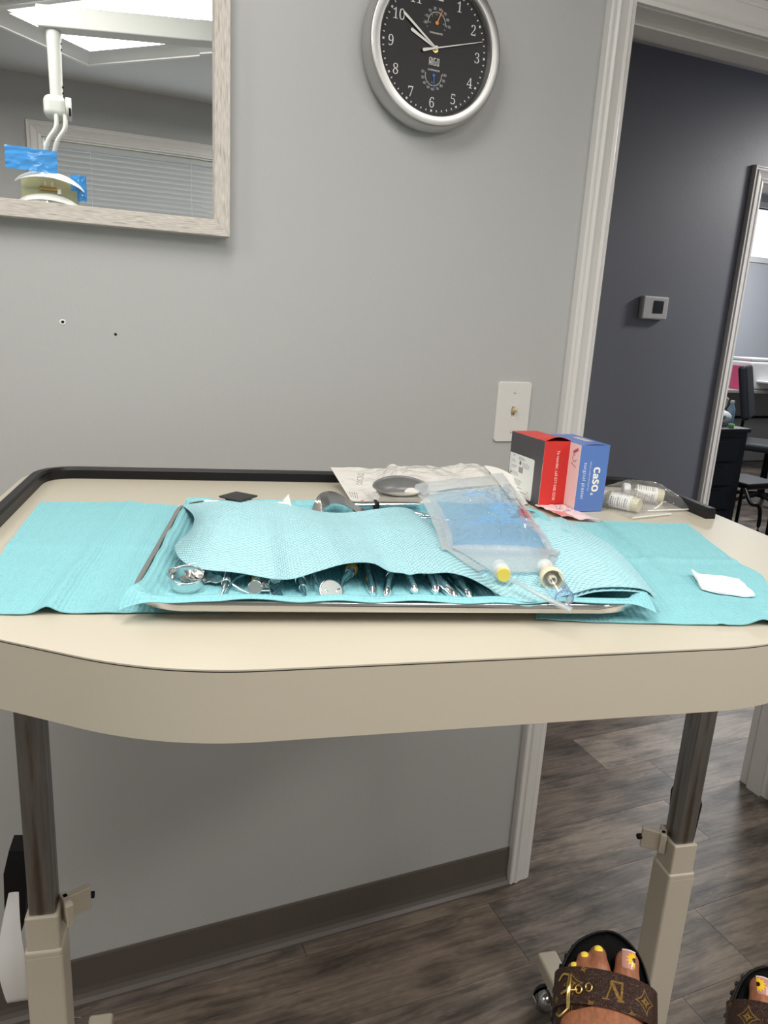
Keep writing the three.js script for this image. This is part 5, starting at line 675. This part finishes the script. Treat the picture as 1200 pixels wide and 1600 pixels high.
{
  const p = thing('person', 'bare feet with yellow toenails resting in brown slide sandals', 'person', [0.35, 0.45, 1.3]); p.updateMatrixWorld();
  const parts = [], inv = p.matrixWorld.clone().invert(); const nails = [];
  for (const [S, hd, mir] of [[SL, 37, false], [SR, 44, true]]) { const h = new THREE.Group(); poseFoot(h, S, hd, 35, 0, false); const mtx = inv.clone().multiply(h.matrixWorld);
    const f = (mir ? flipX(footGeo) : strip(footGeo.clone())).applyMatrix4(mtx); parts.push(f);
    const A = V3(mir ? -0.006 : 0.006, 0.115, 0.147).applyMatrix4(mtx), B = V3(mir ? 0.25 : 0.06, 0.30, 0.02); const kneeW = B; const md = A.clone().lerp(kneeW, 0.45).add(V3(0, -0.01, 0.01));
    parts.push(strip(vtube([V3(mir ? -0.005 : 0.005, 0.085, 0.130).applyMatrix4(mtx).toArray(), A.toArray(), md.toArray(), kneeW.toArray(), kneeW.clone().add(V3(mir ? -0.05 : -0.1, -0.02, 0.25)).toArray()], [0.030, 0.036, 0.052, 0.056, 0.07], 24, 1, 40)));
    nails.push([mtx, mir]); }
  part('body', mergeGeometries(parts), skin, p);
  for (const [mtx, mir] of nails) TOES.forEach(([a, b, c, r0, r1], i) => { const dir = V3(c[0] - b[0], c[1] - b[1], c[2] - b[2]).normalize(); const up = V3(0, 1, i ? -0.12 : -0.16).normalize(); dir.addScaledVector(up, -dir.dot(up)).normalize(); const big = i === 0; const w = r1 * (big ? 0.56 : 0.46), l = r1 * (big ? 0.80 : 0.54);
    const q = V3(...c).addScaledVector(up, r1 * (big ? 1.03 : 1.0)).addScaledVector(dir, big ? -r1 * 0.05 : r1 * 0.25); const side = V3().crossVectors(dir, up);
    const geo = sheet((s, t) => { const x = (s - 0.5) * 2, z = (t - 0.5) * 2, e = big ? 1 : Math.sqrt(Math.max(0.2, 1 - 0.45 * x * x)); return q.clone().addScaledVector(side, x * w * (z < 0 ? 1 : 1 - 0.14 * z * z)).addScaledVector(dir, -z * l * e).addScaledVector(up, -x * x * w * 0.34 - Math.max(0, -z) ** 2 * r1 * 0.20 + 0.0004); }, 10, 10, 0.0009);
    part('toenail', (mir ? flipX(geo) : strip(geo)).applyMatrix4(mtx), big ? std({ map: nailTex, roughness: 0.2 }) : yellow, p, big ? 'big toenail with a painted sunflower' : 'yellow toenail'); });
}
{ // leg rest of the patient chair under the calves
  const c = thing('patient_chair', 'dark padded leg rest of the patient chair below the legs', 'chair', [0.45, 0, 1.45], rad(-20));
  const pad = std({ color: lin(0.05, 0.05, 0.055), roughness: 0.5 });
  part('leg_rest', rbx(0.5, 0.10, 0.55, 0.03, 4).translate(0, 0.50, 0.05), pad, c); part('seat', rbx(0.55, 0.14, 0.5, 0.04, 4).translate(0, 0.52, 0.56), pad, c); part('backrest', rbx(0.5, 0.7, 0.12, 0.04, 4).rotateX(rad(28)).translate(0, 0.88, 0.98), pad, c); part('pedestal', join([rbx(0.3, 0.42, 0.36, 0.03).translate(0, 0.24, 0.55), rbx(0.5, 0.05, 0.7, 0.02).translate(0, 0.026, 0.55)]), M.lampBody, c);
}
// ---------- room beyond the corridor ----------
{
  const c = thing('drawer_cabinet', 'black five drawer cabinet in the far room', 'cabinet', [3.62, 0, -1.92]); const dk = std({ color: lin(0.010, 0.011, 0.014), roughness: 0.4 }), dk2 = std({ color: lin(0.013, 0.017, 0.026), roughness: 0.32 });
  part('body', bx(-0.20, 0.19, 0.06, 0.855, -0.45, 0), dk, c); part('top', rbx(0.41, 0.025, 0.47, 0.004).translate(-0.005, 0.868, -0.22), dk, c);
  for (let i = 0; i < 5; i++) { const d = part('drawer', rbx(0.31, 0.135, 0.016, 0.003).translate(-0.035, 0.155 + i * 0.15, 0.008), dk2, c); part('handle', rbx(0.12, 0.012, 0.012, 0.003).translate(-0.035, 0.20 + i * 0.15, 0.02), dk, d); } part('plinth', bx(-0.19, 0.18, 0, 0.06, -0.43, -0.02), dk, c);
  const wc = thing('white_mask_box', 'rounded white case on the black cabinet', 'case', [3.735, 0.881, -2.08]); part('case', new THREE.SphereGeometry(0.075, 28, 18).scale(1, 0.62, 0.8).translate(0, 0.045, 0), M.white, wc); part('vent', new THREE.SphereGeometry(0.018, 16, 12).scale(1, 0.7, 0.6).translate(-0.03, 0.055, 0.058), std({ color: lin(0.25, 0.4, 0.36), roughness: 0.5 }), wc);
  const cr = thing('cream_bracket', 'cream folded plastic head on a short stand on the black cabinet', 'equipment', [3.745, 0.881, -2.22]); part('head', extr(sh([[-0.08, 0.17], [0.02, 0.19], [0.10, 0.15], [0.09, 0.11], [0.0, 0.12], [-0.07, 0.10]]), 0.07, 0.012), std({ color: lin(0.70, 0.62, 0.47), roughness: 0.5 }), cr); part('stand', vtube([[-0.03, 0.032, 0.03], [-0.05, 0.06, 0.035], [-0.02, 0.12, 0.03]], [0.03, 0.022, 0.026], 14), std({ color: lin(0.66, 0.62, 0.53), roughness: 0.5 }), cr);
  const bb = thing('blue_bottle', 'pale blue plastic bottle on the black cabinet', 'bottle', [3.865, 0.881, -2.12]); part('bottle', lathe([[0, 0], [0.022, 0], [0.024, 0.02], [0.024, 0.09], [0.012, 0.115], [0.011, 0.13], [0, 0.13]], 24), phys({ color: lin(0.45, 0.66, 0.82), roughness: 0.25, transmission: 0.4, thickness: 0 }), bb); part('cap', cyl(0.013, 0.013, 0.016, 16).translate(0, 0.136, 0), M.white, bb);
  const gl = thing('green_pot', 'tiny bright green pot at the cabinet front edge', 'pot', [3.705, 0.881, -1.955]); part('pot', lathe([[0, 0], [0.014, 0], [0.018, 0.022], [0, 0.024]], 18), std({ color: lin(0.30, 0.75, 0.20), roughness: 0.5 }), gl);
  const ch = thing('office_chair', 'black office chair in the far room', 'chair', [5.45, 0, -3.35], rad(35)); const fab = std({ color: lin(0.012, 0.014, 0.018), roughness: 0.55 });
  part('backrest', rbx(0.44, 0.46, 0.07, 0.03, 4).rotateX(rad(-12)).translate(0, 0.96, -0.05), fab, ch); part('seat', rbx(0.48, 0.07, 0.46, 0.03, 4).translate(0, 0.52, 0.22), fab, ch); part('back_bar', rbx(0.06, 0.35, 0.02, 0.005).translate(0, 0.68, -0.04), M.blackMatt, ch); part('gas_post', cyl(0.025, 0.03, 0.42, 16).translate(0, 0.28, 0.2), M.blackMatt, ch); for (let i = 0; i < 5; i++) { const a = i * 1.2566; part('base_leg', vtube([[0, 0.10, 0.2], [Math.cos(a) * 0.3, 0.06, 0.2 + Math.sin(a) * 0.3]], [0.022, 0.015], 8), M.blackMatt, ch); part('caster', cyl(0.028, 0.028, 0.03, 14).rotateX(Math.PI / 2).translate(Math.cos(a) * 0.3, 0.03, 0.2 + Math.sin(a) * 0.3), M.blackMatt, ch); }
  const st = thing('tube_stool', 'black bent tube stool leg behind the table corner', 'stool', [3.895, 0, -1.80]); part('leg_tube', vtube([[-0.02, 0.50, -0.12], [-0.06, 0.43, -0.02], [-0.03, 0.425, 0.0], [0.0, 0.38, 0.0], [0.002, 0.0, 0.0]], [0.012, 0.012, 0.012, 0.012, 0.012], 12, 1, 40), M.black, st); part('seat', rbx(0.30, 0.04, 0.3, 0.015).translate(0.13, 0.515, -0.25), M.black, st); for (const [x, z] of [[0.26, -0.13], [0.26, -0.38], [0.01, -0.38]]) part('leg', cyl(0.012, 0.012, 0.5, 12).translate(x, 0.25, z), M.black, st);
  const dk3 = thing('desk', 'grey desk along the far wall', 'desk', [7.2, 0, -4.9]); part('desktop', rbx(2.4, 0.035, 0.8, 0.005).translate(0.1, 0.86, 0), std({ color: lin(0.4, 0.4, 0.4), roughness: 0.5 }), dk3); part('modesty_panel', bx(-1.05, 1.25, 0.02, 0.842, -0.02, 0), std({ color: lin(0.27, 0.265, 0.26), roughness: 0.6 }), dk3); part('trim_line', bx(-1.05, 1.25, 0.52, 0.545, 0, 0.012), M.blackMatt, dk3);
  for (const sx of [-1.04, 1.24]) part('end_panel', bx(sx - 0.015, sx + 0.015, 0, 0.842, -0.39, 0.39), std({ color: lin(0.27, 0.265, 0.26), roughness: 0.6 }), dk3);
  const pf = thing('pink_binder', 'bright pink binder standing on the far desk', 'binder', [6.62, 0.8776, -4.56]); part('cover', rbx(0.055, 0.25, 0.2, 0.004).translate(0, 0.125, 0), std({ color: lin(0.75, 0.09, 0.22), roughness: 0.4 }), pf); part('spine_label', bx(-0.02, 0.02, 0.16, 0.2, 0.1, 0.1015), M.white, pf);
  const pr = thing('desk_printer', 'white boxy printer with a paper tray on the far desk', 'printer', [7.02, 0.8776, -4.72]); part('body', rbx(0.62, 0.30, 0.40, 0.03, 3).translate(0, 0.15, 0), M.white, pr); part('lid', rbx(0.60, 0.03, 0.38, 0.01).translate(0, 0.316, 0), M.white, pr); part('paper_tray', rbx(0.40, 0.02, 0.18, 0.006).translate(0, 0.09, 0.26), M.white, pr);
}
scene.traverse(o => { if (o.isMesh) { o.castShadow = true; o.receiveShadow = true; } });
renderer.render(scene, camera);
